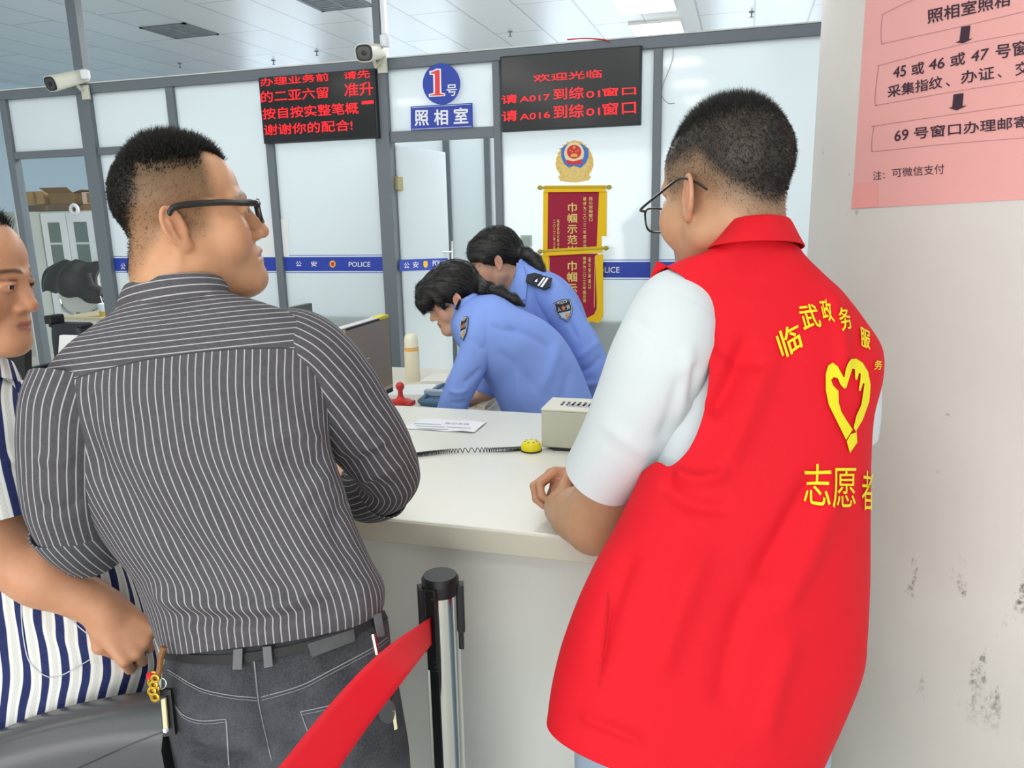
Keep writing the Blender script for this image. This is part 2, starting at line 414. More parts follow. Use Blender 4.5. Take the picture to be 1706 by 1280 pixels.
# --- door leaf, standing open into the office
hx = P['E'][1] + 0.012; h0 = np.array([hx, YP + 0.03]); e0 = atz(741, 254, ZM - 0.06)[:2]
du = nz(e0 - h0); LW = np.linalg.norm(e0 - h0); dn = np.array([-du[1], du[0]])
def leafpt(v): return np.array([*(h0 + du * v[0] + dn * v[1]), v[2]])
door = struct(thing('door_1', (hx, YP + 0.03, 0)), 'frosted glass door standing open into the office')
MB().box((0, -0.005, 0.02), (LW, 0.005, ZM - 0.06), M=leafpt).build('leaf', M_frost, door)
M_hinge = mat('brass_hinge', 'a9a37c', 0.4, metal=0.3)
hz = Z_(662, 305); MB().box((-0.02, -0.02, hz - 0.05), (0.05, 0.02, hz + 0.05), 0.006, leafpt).build('hinge', M_hinge, door)
def door_surf(off):
    n3 = np.array([dn[0], dn[1], 0]); p0 = np.array([*h0, 0])
    def f(px, py):
        r = ray(px, py); t = ((p0 - C0) @ n3) / (r @ n3); q = C0 + r * t; return q - n3 * off * np.sign(r @ n3)
    return f
ds = door_surf(0.008)
sp = letters('police_stripe', [('poly', [(664, 433), (745, 430), (745, 449), (664, 452)])], ds, M_blue, door)
letters('lettering', [('公', rq(671, 437, 680, 447)), ('安', rq(686, 436, 695, 446)), ('POLICE', rq(719, 434, 743, 443))], door_surf(0.010), M_wtext, sp, bold=0.015)
letters('emblem', [('poly', [(704, 435), (710, 435), (711, 441), (709, 446), (705, 446), (703, 441)])], door_surf(0.010), M_gold, sp)
hd = MB()
for za, zb in ((0.9, 1.45),): pass
ha = door_surf(0.05)(744.5, 402); hb = door_surf(0.05)(744.5, 452)
hd.tube([ha, ha * 0.5 + hb * 0.5, hb], 0.012, 10); q0 = door_surf(0.05)(744, 420); q1 = door_surf(0.0)(737, 420); hd.cyl(q0, q1, 0.009)
hd.build('handle', M_chrome, door, smooth=True)
# posts and panes of the next glass wall, seen through the doorway
Y2 = 6.9; st = MB()
for x0, x1 in ((741, 751), (809, 818)):
    a, b = X_(x0, 300, Y2), X_(x1, 300, Y2); st.box((a, Y2 - 0.03, 0), (b, Y2 + 0.03, 2.75), 0.003)
struct(st.build('wall_rear_partition', M_frame)); pane(10, X_(600, 300, Y2), X_(741, 300, Y2), 0, 2.6, M_frost, Y2); pane(11, X_(751, 300, Y2), X_(809, 300, Y2), 0, 2.6, M_frost, Y2)
pane(12, X_(818, 300, Y2), X_(900, 300, Y2), 0, 2.6, M_frost, Y2)
# --- round column with its painted, scuffed skin
def column_mat():
    m = mat('column_paint', 'd9d4cc', 0.55, bump=0.15, bscale=60); t = NT(m); b = t.n['Principled BSDF']
    tc = t.new('ShaderNodeTexCoord'); o = tc.outputs['Object']
    base = t.mix(t.ramp(t.noise(2.2, 4, vec=o), 0.35, 0.7), lin('c9c5c0'), lin('d4d0cb'))
    mp = t.new('ShaderNodeMapping'); mp.inputs['Scale'].default_value = (17, 17, 5); t.link(o, mp.inputs['Vector'])
    n = t.noise(1.0, 5, 0.65, vec=mp.outputs[0]); sep = t.new('ShaderNodeSeparateXYZ'); t.link(o, sep.inputs[0])
    band = t.math('MULTIPLY', t.ramp(sep.outputs[2], 1.02, 0.93), t.ramp(sep.outputs[2], 0.60, 0.70))
    scuff = t.math('MULTIPLY', t.ramp(n, 0.585, 0.66), band)
    fine_ = t.math('MULTIPLY', t.ramp(t.noise(90, 3, 0.7, vec=o), 0.42, 0.6), scuff)
    sp = t.math('MULTIPLY', t.ramp(t.noise(24, 2, 0.5, vec=o), 0.745, 0.78), 0.5)
    c = t.mix(t.math('MULTIPLY', fine_, 0.85), base, lin('3c3b3a')); c = t.mix(sp, c, lin('8a7f6c'))
    t.link(c, b.inputs['Base Color']); return m
CC = np.array([0.69, 1.98]); CRAD = 0.545
colm = struct(mk('column', *(lambda n: (np.array([[CC[0] + CRAD * math.cos(a), CC[1] + CRAD * math.sin(a), z] for z in (0, CEIL) for a in np.linspace(0, 2 * math.pi, n + 1)[:-1]]),
        [(i, (i + 1) % n, n + (i + 1) % n, n + i) for i in range(n)]))(160), column_mat(), org=(CC[0], CC[1], 0), smooth=True), 'round white painted column with dark scuffs')
cb = bvh_of(colm)
# --- pink notice pasted round the column
cs = on_bvh(cb, 0.0012)
G = []; nx, ny = 40, 24
for j in range(ny + 1):
    for i in range(nx + 1):
        u, v = i / nx, j / ny; py0 = -90 + v * (348 + 90); xl = 1443 - 0.066 * max(py0, -90) ; px = xl + u * (1800 - xl); yb = 348 - 0.055 * (px - 1420)
        G.append(cs(px, -90 + v * (yb + 90)))
M_pink = mat('pink_paper', 'dfa19e', 0.6, var=0.03, vscale=8); M_tape = mat('pink_tape', 'e79a96', 0.3); M_ink = mat('dark_ink', '33182c', 0.6); M_thin = mat('ink_line', 'a07880', 0.6)
notice = mk('notice', np.array(G), [(j * (nx + 1) + i, j * (nx + 1) + i + 1, (j + 1) * (nx + 1) + i + 1, (j + 1) * (nx + 1) + i) for j in range(ny) for i in range(nx)], M_pink, smooth=True)
tag(notice, 'pink paper notice with black Chinese steps pasted round the white column', 'notice')
def Q4(*p): return [(1300 + a / 3.556, b / 3.556) for a, b in p]
cs2 = on_bvh(cb, 0.0022)
letters('lettering', [('照相室照相', Q4((875, 58), (1365, -45), (1360, 35), (878, 142))),
    ('poly', Q4((1075, 160), (1130, 152), (1122, 232), (1147, 228), (1085, 258), (1040, 252), (1065, 243))),
    ('45', Q4((680, 398), (750, 385), (748, 450), (670, 462))), ('或', Q4((783, 380), (858, 362), (855, 435), (782, 450))),
    ('46', Q4((890, 355), (980, 338), (975, 402), (882, 418))), ('或', Q4((1012, 328), (1100, 305), (1097, 380), (1012, 400))),
    ('47', Q4((1140, 305), (1240, 285), (1228, 352), (1130, 368))), ('号', Q4((1280, 270), (1368, 258), (1365, 340), (1278, 350))),
    ('窗', Q4((1380, 250), (1472, 238), (1470, 322), (1380, 335))), ('口', Q4((1495, 240), (1575, 228), (1575, 310), (1495, 320))),
    ('采集指纹', Q4((640, 512), (965, 447), (962, 520), (642, 580))), ('、', Q4((985, 490), (1008, 488), (1010, 512), (985, 516))), ('办证', Q4((1075, 425), (1270, 390), (1270, 468), (1075, 498))),
    ('、', Q4((1290, 440), (1315, 438), (1315, 460), (1290, 464))), ('交', Q4((1395, 373), (1480, 358), (1480, 438), (1395, 450))),
    ('poly', Q4((1030, 560), (1090, 552), (1083, 628), (1110, 625), (1050, 655), (1000, 640), (1022, 635))),
    ('69', Q4((685, 775), (765, 765), (760, 828), (680, 838))), ('号窗口办理邮寄', Q4((795, 757), (1475, 683), (1475, 755), (795, 826)))], cs2, M_ink, notice, lim=10, bold=0.022)
letters('small_lettering', [('注', Q4((555, 1015), (605, 1010), (605, 1062), (555, 1070))), (':', Q4((615, 1025), (623, 1024), (623, 1056), (615, 1057))), ('可微信支付', Q4((665, 1000), (975, 970), (975, 1030), (668, 1052)))], cs2, M_ink, notice, lim=10, bold=0.004)
def pxline(pts, w=0.9):
    P_ = np.asarray(pts, float); T = np.gradient(P_, axis=0); T /= np.linalg.norm(T, axis=1)[:, None]; N = np.c_[-T[:, 1], T[:, 0]] * w / 2
    return [('poly', [tuple(P_[i] + N[i]), tuple(P_[i + 1] + N[i + 1]), tuple(P_[i + 1] - N[i + 1]), tuple(P_[i] - N[i])]) for i in range(len(P_) - 1)]
for p in (((1750, -40), (1706, -28), (1560, -12), (1480, 20), (1471, 30), (1469, 62), (1472, 72), (1480, 71), (1595, 46), (1706, 20), (1750, 11)),
          ((1750, 48), (1706, 55), (1595, 76), (1475, 107), (1465, 114), (1459, 165), (1462, 174), (1470, 174), (1595, 152), (1706, 135), (1750, 130)),
          ((1750, 168), (1706, 174), (1595, 190), (1465, 209), (1457, 214), (1453, 243), (1455, 251), (1464, 252), (1580, 240), (1706, 230), (1750, 227))):
    letters('box_outline', pxline(spline(np.array(p, float), 60), 0.8), cs2, M_thin, notice)
letters('tape', [('poly', [(1423, 305), (1463, 305), (1463, 344), (1419, 348)])], on_bvh(cb, 0.0018), M_tape, notice, lim=6)

# --- ceiling lights, vents, sprinklers
M_lamp = mat('lit_diffuser', 'fffdf6', 0.4, emit=8.0); M_lampframe = mat('lamp_frame', 'e9e9e6', 0.5)
def ceiling_light(x, y, label, sx=0.6, sy=0.6, group=None):
    t = thing('ceiling_light', (x, y, CEIL), label, 'ceiling light', group)
    MB().box((x - sx / 2, y - sy / 2, CEIL - 0.03), (x + sx / 2, y + sy / 2, CEIL), 0.004).build('frame', M_lampframe, t)
    MB().box((x - sx / 2 + 0.02, y - sy / 2 + 0.02, CEIL - 0.036), (x + sx / 2 - 0.02, y + sy / 2 - 0.02, CEIL - 0.029)).build('diffuser', M_lamp, t)
c1 = atz(1076, 14, CEIL - .03) - np.array([0, .45, 0]); c2 = (atz(1092, 41, CEIL - .03) + atz(1097, 56, CEIL - .03)) / 2
ceiling_light(c1[0], c1[1], 'square lit ceiling lamp nearer the top edge, above the right end of the partition', 0.62, 1.3)
ceiling_light(c2[0], c2[1], 'square lit ceiling lamp just above the top rail, right of the second red display', 0.60, 0.62)
for gx in (-6.2, -3.6, -1.0, 1.4):
    for gy in (-8.1, -6.0, -3.9, -1.8, 0.3, 2.4):
        ceiling_light(gx, gy, 'square lit ceiling lamp of the hall outside the picture', group='hall ceiling lamps')
M_vent = mat('vent_grey', '7b878d', 0.5)
for (px, py, lab) in ((300, 53, 'grey slatted ceiling vent above the left glass panes'), (556, 4, 'grey slatted ceiling vent left of the thin upper post')):
    c = atz(px, py, CEIL - .012); t = thing('ceiling_vent', (c[0], c[1], CEIL), lab, 'vent', 'ceiling vents')
    f = MB()
    for s in (-1, 1): f.box((c[0] - .3, c[1] + s * .28 - .02, CEIL - .012), (c[0] + .3, c[1] + s * .28 + .02, CEIL)); f.box((c[0] + s * .28 - .02, c[1] - .3, CEIL - .012), (c[0] + s * .28 + .02, c[1] + .3, CEIL))
    f.build('frame', M_frame, t); sl = MB()
    for k in range(9): sl.box((c[0] - .26, c[1] - .25 + k * .06, CEIL - .010), (c[0] + .26, c[1] - .23 + k * .06, CEIL))
    sl.box((c[0] - .015, c[1] - .26, CEIL - .011), (c[0] + .015, c[1] + .26, CEIL)); sl.build('slat', M_vent, t)
for (px, py, lab) in ((300, 112, 'small ceiling sprinkler above the second glass pane'), (528, 92, 'small ceiling sprinkler above the first red display'), (456, 107, 'small ceiling sprinkler left of the first red display top'), (850, 60, 'small ceiling sprinkler above the second red display'), (1252, 28, 'small ceiling sprinkler right of the lit ceiling lamps')):
    c = atz(px, py, CEIL - .05); MBs = MB(); MBs.lathe([(0.004, 0), (0.03, -.004), (0.03, -.008), (0.008, -.012), (0.008, -.05), (0.022, -.052), (0.022, -.056), (0.003, -.06)], (c[0], c[1], CEIL), 16)
    tag(MBs.build('sprinkler', M_vent, smooth=True), lab, 'sprinkler', 'ceiling sprinklers')
# ================================================================== SIGNS, CAMERAS, BANNERS ON THE PARTITION
M_led = mat('led_red', 'ff1420', 0.5, emit=1.1)
def led_face():
    m = mat('led_face', '17191a', 0.14, spec=0.5); return m
M_ledface = led_face()
YL = YP - 0.09
def led_sign(TL, TR, BR, BL, label, items, scale, off):
    x0 = (X_(*TL, YL) + X_(*BL, YL)) / 2; x1 = (X_(*TR, YL) + X_(*BR, YL)) / 2; z0 = (Z_(*BL, YL) + Z_(*BR, YL)) / 2; z1 = (Z_(*TL, YL) + Z_(*TR, YL)) / 2
    t = thing('led_display', ((x0 + x1) / 2, YL, z0), label, 'LED sign')
    MB().box((x0, YL, z0), (x1, YP - 0.04, z1), 0.006).build('housing', M_dark, t)
    MB().box((x0 + .012, YL - .004, z0 + .012), (x1 - .012, YL + .004, z1 - .012)).build('screen', M_ledface, t)
    f = lambda p: [(off[0] + a / scale, off[1] + b / scale) for a, b in p]
    letters('lettering', [(s, f(q)) for s, q in items], plane_y(YL - .006), M_led, t, bold=0.008)
    return t
led_sign((430, 129), (624, 114), (630, 232), (439, 238), 'black display with four rows of red Chinese characters, left of the blue round sign',
    [('办理业务前', [(95, 290), (900, 222), (910, 315), (100, 385)]), ('请先', [(1085, 215), (1390, 183), (1395, 280), (1085, 300)]),
     ('的二亚六留', [(100, 445), (900, 385), (905, 515), (110, 580)]), ('准升', [(1095, 350), (1430, 325), (1440, 485), (1095, 505)]), ('一', [(1300, 560), (1440, 548), (1440, 585), (1300, 597)]),
     ('按自按实整笔概', [(120, 645), (1250, 570), (1260, 705), (130, 775)]), ('谢谢你的配合!', [(140, 840), (1185, 775), (1190, 905), (145, 965)])], 7.108, (420, 90))
led_sign((833, 96), (1068, 73), (1068, 210), (835, 218), 'black display with red queue numbers and a welcome line, right of the blue round sign',
    [('欢迎光临', [(390, 370), (1040, 315), (1040, 392), (395, 435)]), ('请', [(85, 565), (235, 550), (238, 632), (88, 645)]), ('A017', [(262, 575), (545, 550), (548, 605), (262, 628)]),
     ('到综', [(580, 500), (865, 478), (868, 592), (582, 605)]), ('01', [(892, 525), (1020, 515), (1022, 578), (892, 586)]), ('窗口', [(1045, 495), (1360, 478), (1362, 555), (1048, 572)]),
     ('请', [(90, 715), (235, 700), (238, 800), (92, 812)]), ('A016', [(262, 740), (545, 715), (548, 775), (262, 798)]), ('到综', [(580, 660), (865, 640), (868, 770), (582, 785)]),
     ('01', [(892, 690), (1020, 680), (1022, 748), (892, 756)]), ('窗口', [(1045, 640), (1360, 610), (1362, 735), (1048, 750)])], 5.687, (820, 60))
M_screw = mat('screw', 'c9cfcf', 0.4, metal=0.5)
# numbered sign above the door
YS = YP - 0.05; s8 = lambda p: [(660 + a / 9.144, 90 + b / 9.144) for a, b in p]
cx, cy = 688, 455
sg = thing('number_sign', aty(*s8([(cx, cy)])[0], YS), 'round blue sign with a red numeral 1 above the glass door', 'sign')
def disc_px(cx, cy, rx, ry, n=64): return [(cx + rx * math.cos(a), cy + ry * math.sin(a)) for a in np.linspace(0, 2 * math.pi, n + 1)[:-1]]
dp = [aty(*p, YS) for p in s8(disc_px(cx, cy, 283, 315))]
MB().poly(dp, (0, 1, 0), 0.008).build('disc', M_blue, sg)
one = [(505, 262), (560, 250), (612, 222), (682, 222), (690, 590), (748, 600), (748, 640), (500, 655), (495, 612), (568, 592), (562, 320), (510, 318)]
inn = [(530, 280), (580, 265), (620, 245), (660, 243), (665, 605), (730, 612), (730, 628), (515, 636), (515, 625), (592, 608), (590, 300), (530, 300)]
letters('numeral_outline', [('poly', s8(one))], plane_y(YS - .002), M_wtext, sg); letters('numeral', [('poly', s8(inn))], plane_y(YS - .004), mat('bright_red', 'f53c3c', 0.5), sg)
letters('lettering', [('号', s8([(765, 470), (925, 462), (920, 635), (775, 640)]))], plane_y(YS - .002), M_wtext, sg, bold=0.02)
ng = thing('name_plate', aty(735, 192, YS), 'blue rectangular plate with white Chinese characters under the round sign', 'sign')
MB().poly([aty(*p, YS) for p in s8([(220, 800), (1158, 745), (1165, 1115), (225, 1165)])], (0, 1, 0), 0.008).build('plate', M_blue, ng)
letters('lettering', [('照', s8([(285, 860), (485, 858), (495, 1085), (285, 1095)])), ('相', s8([(575, 850), (785, 845), (785, 1075), (585, 1085)])), ('室', s8([(880, 825), (1090, 815), (1095, 1050), (880, 1062)]))], plane_y(YS - .002), M_wtext, ng, bold=0.03)
letters('border_line', pxline(s8([(235, 818), (1140, 765)]), .7), plane_y(YS - .002), M_wtext, ng); letters('border_line', pxline(s8([(235, 1148), (1150, 1102)]), .7), plane_y(YS - .002), M_wtext, ng)
# police badge
Eb = lambda p: [(880 + a / 4, 220 + b / 4) for a, b in p]
bt = thing('police_emblem', aty(957, 270, YP - .01), 'gold wreathed police emblem with blue shield on the glass above the pennants', 'emblem')
wre = [(300, 55), (345, 62), (390, 95), (415, 130), (432, 175), (436, 225), (420, 265), (405, 285), (420, 300), (405, 322), (360, 330), (320, 338), (260, 334), (215, 326), (198, 300), (215, 285), (190, 250), (180, 215), (192, 165), (215, 115), (255, 75)]
sf = lambda o: plane_y(YP - .006 - o)
letters('wreath', [('poly', Eb(wre))], sf(0), mat('pale_gold', 'e6c877', 0.45, var=0.25, vscale=120), bt)
lv = []
for s in (-1, 1):
    for k in range(9):
        a = math.radians(20 + k * 15); r = 112; cxx, cyy = 308 + s * r * math.sin(a + .35), 195 + r * 1.15 * math.cos(a + .35) * 1.0
        u = np.array([s * math.cos(a + 1.2), -math.sin(a + 1.2)]); v = np.array([-u[1], u[0]]); c = np.array([cxx, cyy])
        lv.append(('poly', Eb([tuple(c + u * 22), tuple(c + v * 6), tuple(c - u * 22), tuple(c - v * 6)])))
letters('leaf', lv[:9], sf(.001), M_gold, bt); letters('leaf', lv[9:], sf(.001), M_gold, bt)
letters('shield', [('poly', Eb([(220, 110), (250, 85), (305, 70), (360, 82), (400, 112), (402, 165), (385, 205), (350, 240), (305, 225), (270, 238), (238, 210), (220, 165)]))], sf(.002), mat('shield_blue', '2f6fc4', 0.45), bt)
letters('shield_field', [('poly', Eb(disc_px(306, 142, 66, 74)))], sf(.003), mat('cream', 'f0dfb6', 0.5), bt)
letters('disc', [('poly', Eb(disc_px(306, 132, 48, 46))), ('poly', Eb([(255, 185), (300, 196), (360, 180), (358, 210), (306, 218), (256, 212)]))], sf(.004), M_red, bt)
def star(cx, cy, r): return [(cx + (r if k % 2 == 0 else r * .42) * math.sin(k * math.pi / 5), cy - (r if k % 2 == 0 else r * .42) * math.cos(k * math.pi / 5)) for k in range(10)]
letters('star', [('poly', Eb(star(306, 103, 13)))] + [('poly', Eb(star(306 + a, 115 + b, 6))) for a, b in ((-26, 8), (-12, 16), (12, 16), (26, 8))] + [('poly', Eb([(285, 152), (292, 145), (320, 145), (327, 152), (330, 165), (282, 165)]))], sf(.005), M_gold, bt)
# award pennants
M_crim = mat('crimson_velvet', 'a01238', 0.75, bump=0.2, bscale=500); M_yel = mat('yellow_fringe', 'f6c80c', 0.75, bump=0.5, bscale=350); M_ytext = mat('yellow_print', 'f0d27a', 0.6); M_finial = mat('finial_gold', 'b9a53c', 0.4, metal=0.4)
def pennant(label, Y, bar, field, fringeL, fringeR, texts, edge=None):
    t = thing('pennant', aty(*Eb([(300, 380)])[0], Y), label, 'pennant', 'award pennants')
    MB().poly([aty(*p, Y) for p in Eb(field)], (0, 1, 0), .006).build('cloth', M_crim, t)
    MB().poly([aty(*p, Y - .004) for p in Eb(fringeL)], (0, 1, 0), .008).build('fringe', M_yel, t); MB().poly([aty(*p, Y - .004) for p in Eb(fringeR)], (0, 1, 0), .008).build('fringe', M_yel, t)
    a, b = [aty(*p, Y - .012) for p in Eb(bar)]
    MB().cyl(a, b, .008, 10).build('rod', M_finial, t, smooth=True)
    hd = MB().poly([aty(*p, Y - .016) for p in Eb([(bar[0][0] + 28, bar[0][1] - 14), (bar[1][0] - 25, bar[1][1] - 14), (bar[1][0] - 25, bar[1][1] + 30), (bar[0][0] + 28, bar[0][1] + 30)])], (0, 1, 0), .012)
    hd.build('heading', M_yel, t)
    for q in (a, b): MB().lathe([(0.002, -.02), (.014, -.008), (.016, 0), (.012, .01), (.002, .018)], q, 12, (1, 0, 0)).build('finial', M_finial, t, smooth=True)
    letters('lettering', [(s, Eb(q), e_) for s, q, e_ in texts], plane_y(Y - .002), M_ytext, t, bold=0.02)
    for e in edge or (): letters('border_line', pxline(Eb(e), .9), plane_y(Y - .002), M_ytext, t)
def colq(x0, x1, y0, y1): return [(x0, y0), (x1, y0), (x1, y1), (x0, y1)]
def column_text(s, x0, x1, y0, y1, gap=0.12):
    h = (y1 - y0) / len(s); return [(c, colq(x0, x1, y0 + k * h, y0 + (k + 1 - gap) * h), 'em') for k, c in enumerate(s)]
pennant('upper crimson award pennant with yellow characters under the police emblem', YP - .02, ((78, 371), (538, 368)), [(128, 395), (474, 395), (455, 800), (125, 800)],
    [(100, 395), (132, 395), (128, 830), (98, 830)], [(472, 395), (522, 395), (520, 695), (488, 695), (486, 800), (455, 800)],
    column_text('巾帼示范岗', 258, 330, 470, 830, .1) + column_text('县公安局窗口', 402, 432, 432, 600) + column_text('被评为二〇二二年度示范', 366, 388, 432, 780) + column_text('临武县妇女联合会', 192, 208, 582, 790) + column_text('二〇二二年三月', 166, 182, 582, 790))
pennant('lower crimson award pennant overlapping the first, half hidden behind an officer', YP - .045, ((80, 797), (520, 775)), [(125, 815), (462, 812), (455, 1180), (430, 1235), (300, 1290), (130, 1235)],
    [(88, 820), (136, 820), (136, 1240), (96, 1235)], [(448, 820), (498, 815), (500, 1230), (470, 1275), (425, 1262), (300, 1320), (300, 1290), (440, 1215), (458, 1180)],
    column_text('巾帼示范岗', 256, 330, 858, 1230, .08) + column_text('县公安局窗口', 400, 418, 835, 1050) + column_text('被评为二〇二三年度示范', 364, 386, 830, 1140), [((140, 835), (140, 1200)), ((446, 830), (440, 1170))])
# wall plate, sheet of paper
swp = thing('switch_plate', aty(877, 402, YP - .01), 'small grey square switch plate on the pane left of the pennants', 'switch')
MB().poly([aty(*p, YP - .006) for p in ((868, 392), (886, 392), (886, 411), (868, 411))], (0, -1, 0), .01).build('plate', mat('plate_grey', 'aebfb8', 0.5), swp)
MB().poly([aty(*p, YP - .016) for p in ((871, 395), (883, 395), (883, 408), (871, 408))], (0, -1, 0), .003).build('rocker', mat('rocker_grey', '9db0a8', 0.5), swp)
tag(MB().poly([aty(*p, YP - .009) for p in ((436, 366), (481, 365), (482, 427), (437, 428))], (0, -1, 0), .002).build('paper_sheet', M_paper), 'white paper sheet taped over the blue stripe beside the bespectacled man', 'paper')
# surveillance cameras on the posts
M_cam = mat('camera_ivory', 'd9dacb', 0.45)
def cctv(c, aim, label, size=0.30):
    """c = centre of the front face, aim = direction the camera looks"""
    f = nz(aim); r = nz(np.cross(f, (0, 0, 1))); u = np.cross(r, f); c = np.asarray(c, float)
    Mx = lambda v: c + r * v[0] + f * v[1] + u * v[2]
    t = thing('security_camera', c, label, 'security camera')
    w, h, L = .058, .052, size
    def ring(y, w, h, n=28, e=3.2): return [Mx((w * np.sign(math.cos(a)) * abs(math.cos(a)) ** (2 / e), y, h * np.sign(math.sin(a)) * abs(math.sin(a)) ** (2 / e))) for a in np.linspace(0, 2 * math.pi, n + 1)[:-1]]
    def body(secs, n=28):
        V = sum([ring(y, a, b, n) for y, a, b in secs], []); k = len(secs)
        Fs = [(j * n + i, j * n + (i + 1) % n, (j + 1) * n + (i + 1) % n, (j + 1) * n + i) for j in range(k - 1) for i in range(n)] + [tuple(range(n)), tuple(range((k - 1) * n, k * n))]
        return MB().add(V, Fs)
    body([(0.015, w + .004, h + .004), (0.0, w + .006, h + .006), (-L * .5, w + .004, h), (-L, w * .86, h * .9), (-L - .01, w * .6, h * .6)]).build('housing', M_cam, t, smooth=True)
    body([(0.014, w - .002, h - .002), (0.018, w - .002, h - .002)]).build('window_rim', M_dark, t); body([(0.017, w - .012, h - .012), (0.020, w - .014, h - .014)]).build('lens_glass', M_lens, t)
    MB().lathe([(.012, .02), (.016, .021), (.016, .0225), (.01, .0235)], c, 20, f).build('lens', M_black, t)
    return t, Mx
c = aty(87, 139, YP - .32); t, Mx = cctv(c, (-.12, -1.0, -.34), 'ivory security camera on the left post, pointing left over the partition')
MB().tube([Mx((0, -.2, -.05)), Mx((.0, -.22, -.09)), aty(141, 146, YP - .06)], .014, 8).box(aty(141, 153, YP - .07) - [.035, .0, .055], aty(141, 153, YP - .07) + [.035, .02, .05], .004).build('bracket', M_cam, t)
MB().lathe([(.028, 0), (.034, .02), (.034, .06), (.02, .07)], aty(143, 132, YP - .1), 16, (0, 0, 1)).build('junction_box', M_wtext, t, smooth=True)
c = aty(608, 88, YP - .30); t, Mx = cctv(c, (.10, -1.0, -.22), 'ivory security camera above the door post, pointing at the viewer')
MB().tube([Mx((0, -.15, -.05)), Mx((0, -.17, -.09)), aty(635, 100, YP - .06)], .014, 8).box(aty(636, 106, YP - .07) - [.035, 0, .06], aty(636, 106, YP - .07) + [.035, .02, .05], .004).build('bracket', M_cam, t)
MB().lathe([(.028, 0), (.034, .02), (.034, .07), (.02, .08)], aty(642, 78, YP - .1), 16, (0, 0, 1)).build('junction_box', M_wtext, t, smooth=True)
# loose red and dark wires over the displays
tag(MB().tube(spline([aty(x, y, YP - .05) for x, y in ((945, 66), (975, 64), (1005, 66), (1016, 70))], 30), .004, 6).build('cable', M_red), 'thin red cable lying along the top rail above the second display', 'cable')

# ================================================================== COUNTER, DESK AND WHAT STANDS ON THEM
ZC = 0.98; YF, YB = 1.338, 2.225
M_top = mat('cream_worktop', 'e4e5dc', 0.28, var=0.015, vscale=5); M_edge = mat('worktop_edge', 'd8d8c8', 0.35, var=0.06, vscale=14); M_front = mat('counter_front', 'e6eae4', 0.5, var=0.03, vscale=4)
ct = thing('service_counter', (-1.4, 1.8, 0), 'long white service counter with a cream top the men lean on', 'counter')
def counter_top():
    b = MB().box((-3.6, YF + .002, ZC - .05), (0.12, YB, ZC), .004); return b.build('worktop', M_top, ct)
counter_top(); MB().box((-3.6, YF, ZC - .052), (0.12, YF + .012, ZC - .003), .003).build('edge_band', M_edge, ct)
MB().box((-3.6, YF + .055, 0), (0.10, YB - .05, ZC - .05)).build('front_panel', M_front, ct)
# paper form
M_pform = mat('form_paper', 'eceff4', 0.65)
pq = [atz(*p, ZC + .001) for p in ((668, 714), (707, 697), (812, 704), (790, 722))]
Gp = []
for j in range(9):
    for i in range(13):
        u, v = i / 12, j / 8; q = (pq[1] * (1 - u) + pq[2] * u) * (1 - v) + (pq[0] * (1 - u) + pq[3] * u) * v; q = q + [0, 0, .003 * math.sin(u * 7 + v * 2) ** 2 * (.3 + u) + .006 * max(0, u - .7) * v]; Gp.append(q)
form = mk('paper_form', np.array(Gp), [(j * 13 + i, j * 13 + i + 1, (j + 1) * 13 + i + 1, (j + 1) * 13 + i) for j in range(8) for i in range(12)], M_pform, smooth=True)
tag(form, 'crumpled printed form lying on the cream counter in front of the officers', 'paper')
fb = bvh_of(form); fs = on_bvh(fb, .0008); M_faint = mat('faint_print', '9aa0b4', 0.7)
letters('lettering', [('登记表格', [(742, 704), (783, 706), (782, 709), (741, 707)])] + sum([pxline([(690 + k * 2, 706 + k * 4), (735 + k * 6, 708 + k * 4)], .8) for k in range(3)], []) + pxline([(745, 712), (785, 714)], .8), fs, M_faint, form, lim=6)
# tethered pen: coiled cord and yellow base
tp = thing('tethered_pen', atz(885, 750, ZC), 'yellow round pen base with a black coiled cord across the counter', 'pen holder')
pc = atz(885, 751, ZC)
M_yp = mat('bright_yellow', 'ecdf1c', 0.35)
MB().lathe([(.026, 0.003), (.027, .006), (.026, .016), (.022, .023), (.012, .026), (.001, .027)], pc, 32).build('base', M_yp, tp, smooth=True); MB().lathe([(.027, 0.0), (.028, .0035), (.026, .004)], pc, 32).build('base_foot', M_black, tp)
spk = MB()
for a in range(7): spk.lathe([(.0035, .0), (.003, .002), (.001, .003)], pc + [.015 * math.cos(a * .9), .015 * math.sin(a * .9), .024], 8)
spk.build('dimple', mat('dark_yellow', 'a89a18', 0.5), tp)
a0 = atz(690, 758, ZC + .006); a1 = atz(872, 745, ZC + .006); n = 900; tt = np.linspace(0, 1, n)
ctr = a0[None] * (1 - tt[:, None]) + a1[None] * tt[:, None]; ctr[:, 1] += .012 * np.sin(tt * 5); dirn = nz(a1 - a0); sx_, sy_ = perp(dirn)
ph = 2 * math.pi * 62 * (tt + .12 * np.sin(tt * 6.28)); coil = ctr + .0052 * (np.cos(ph)[:, None] * sx_ + np.sin(ph)[:, None] * sy_)
MB().tube(coil, .0011, 5).build('coiled_cord', M_black, tp, smooth=True)
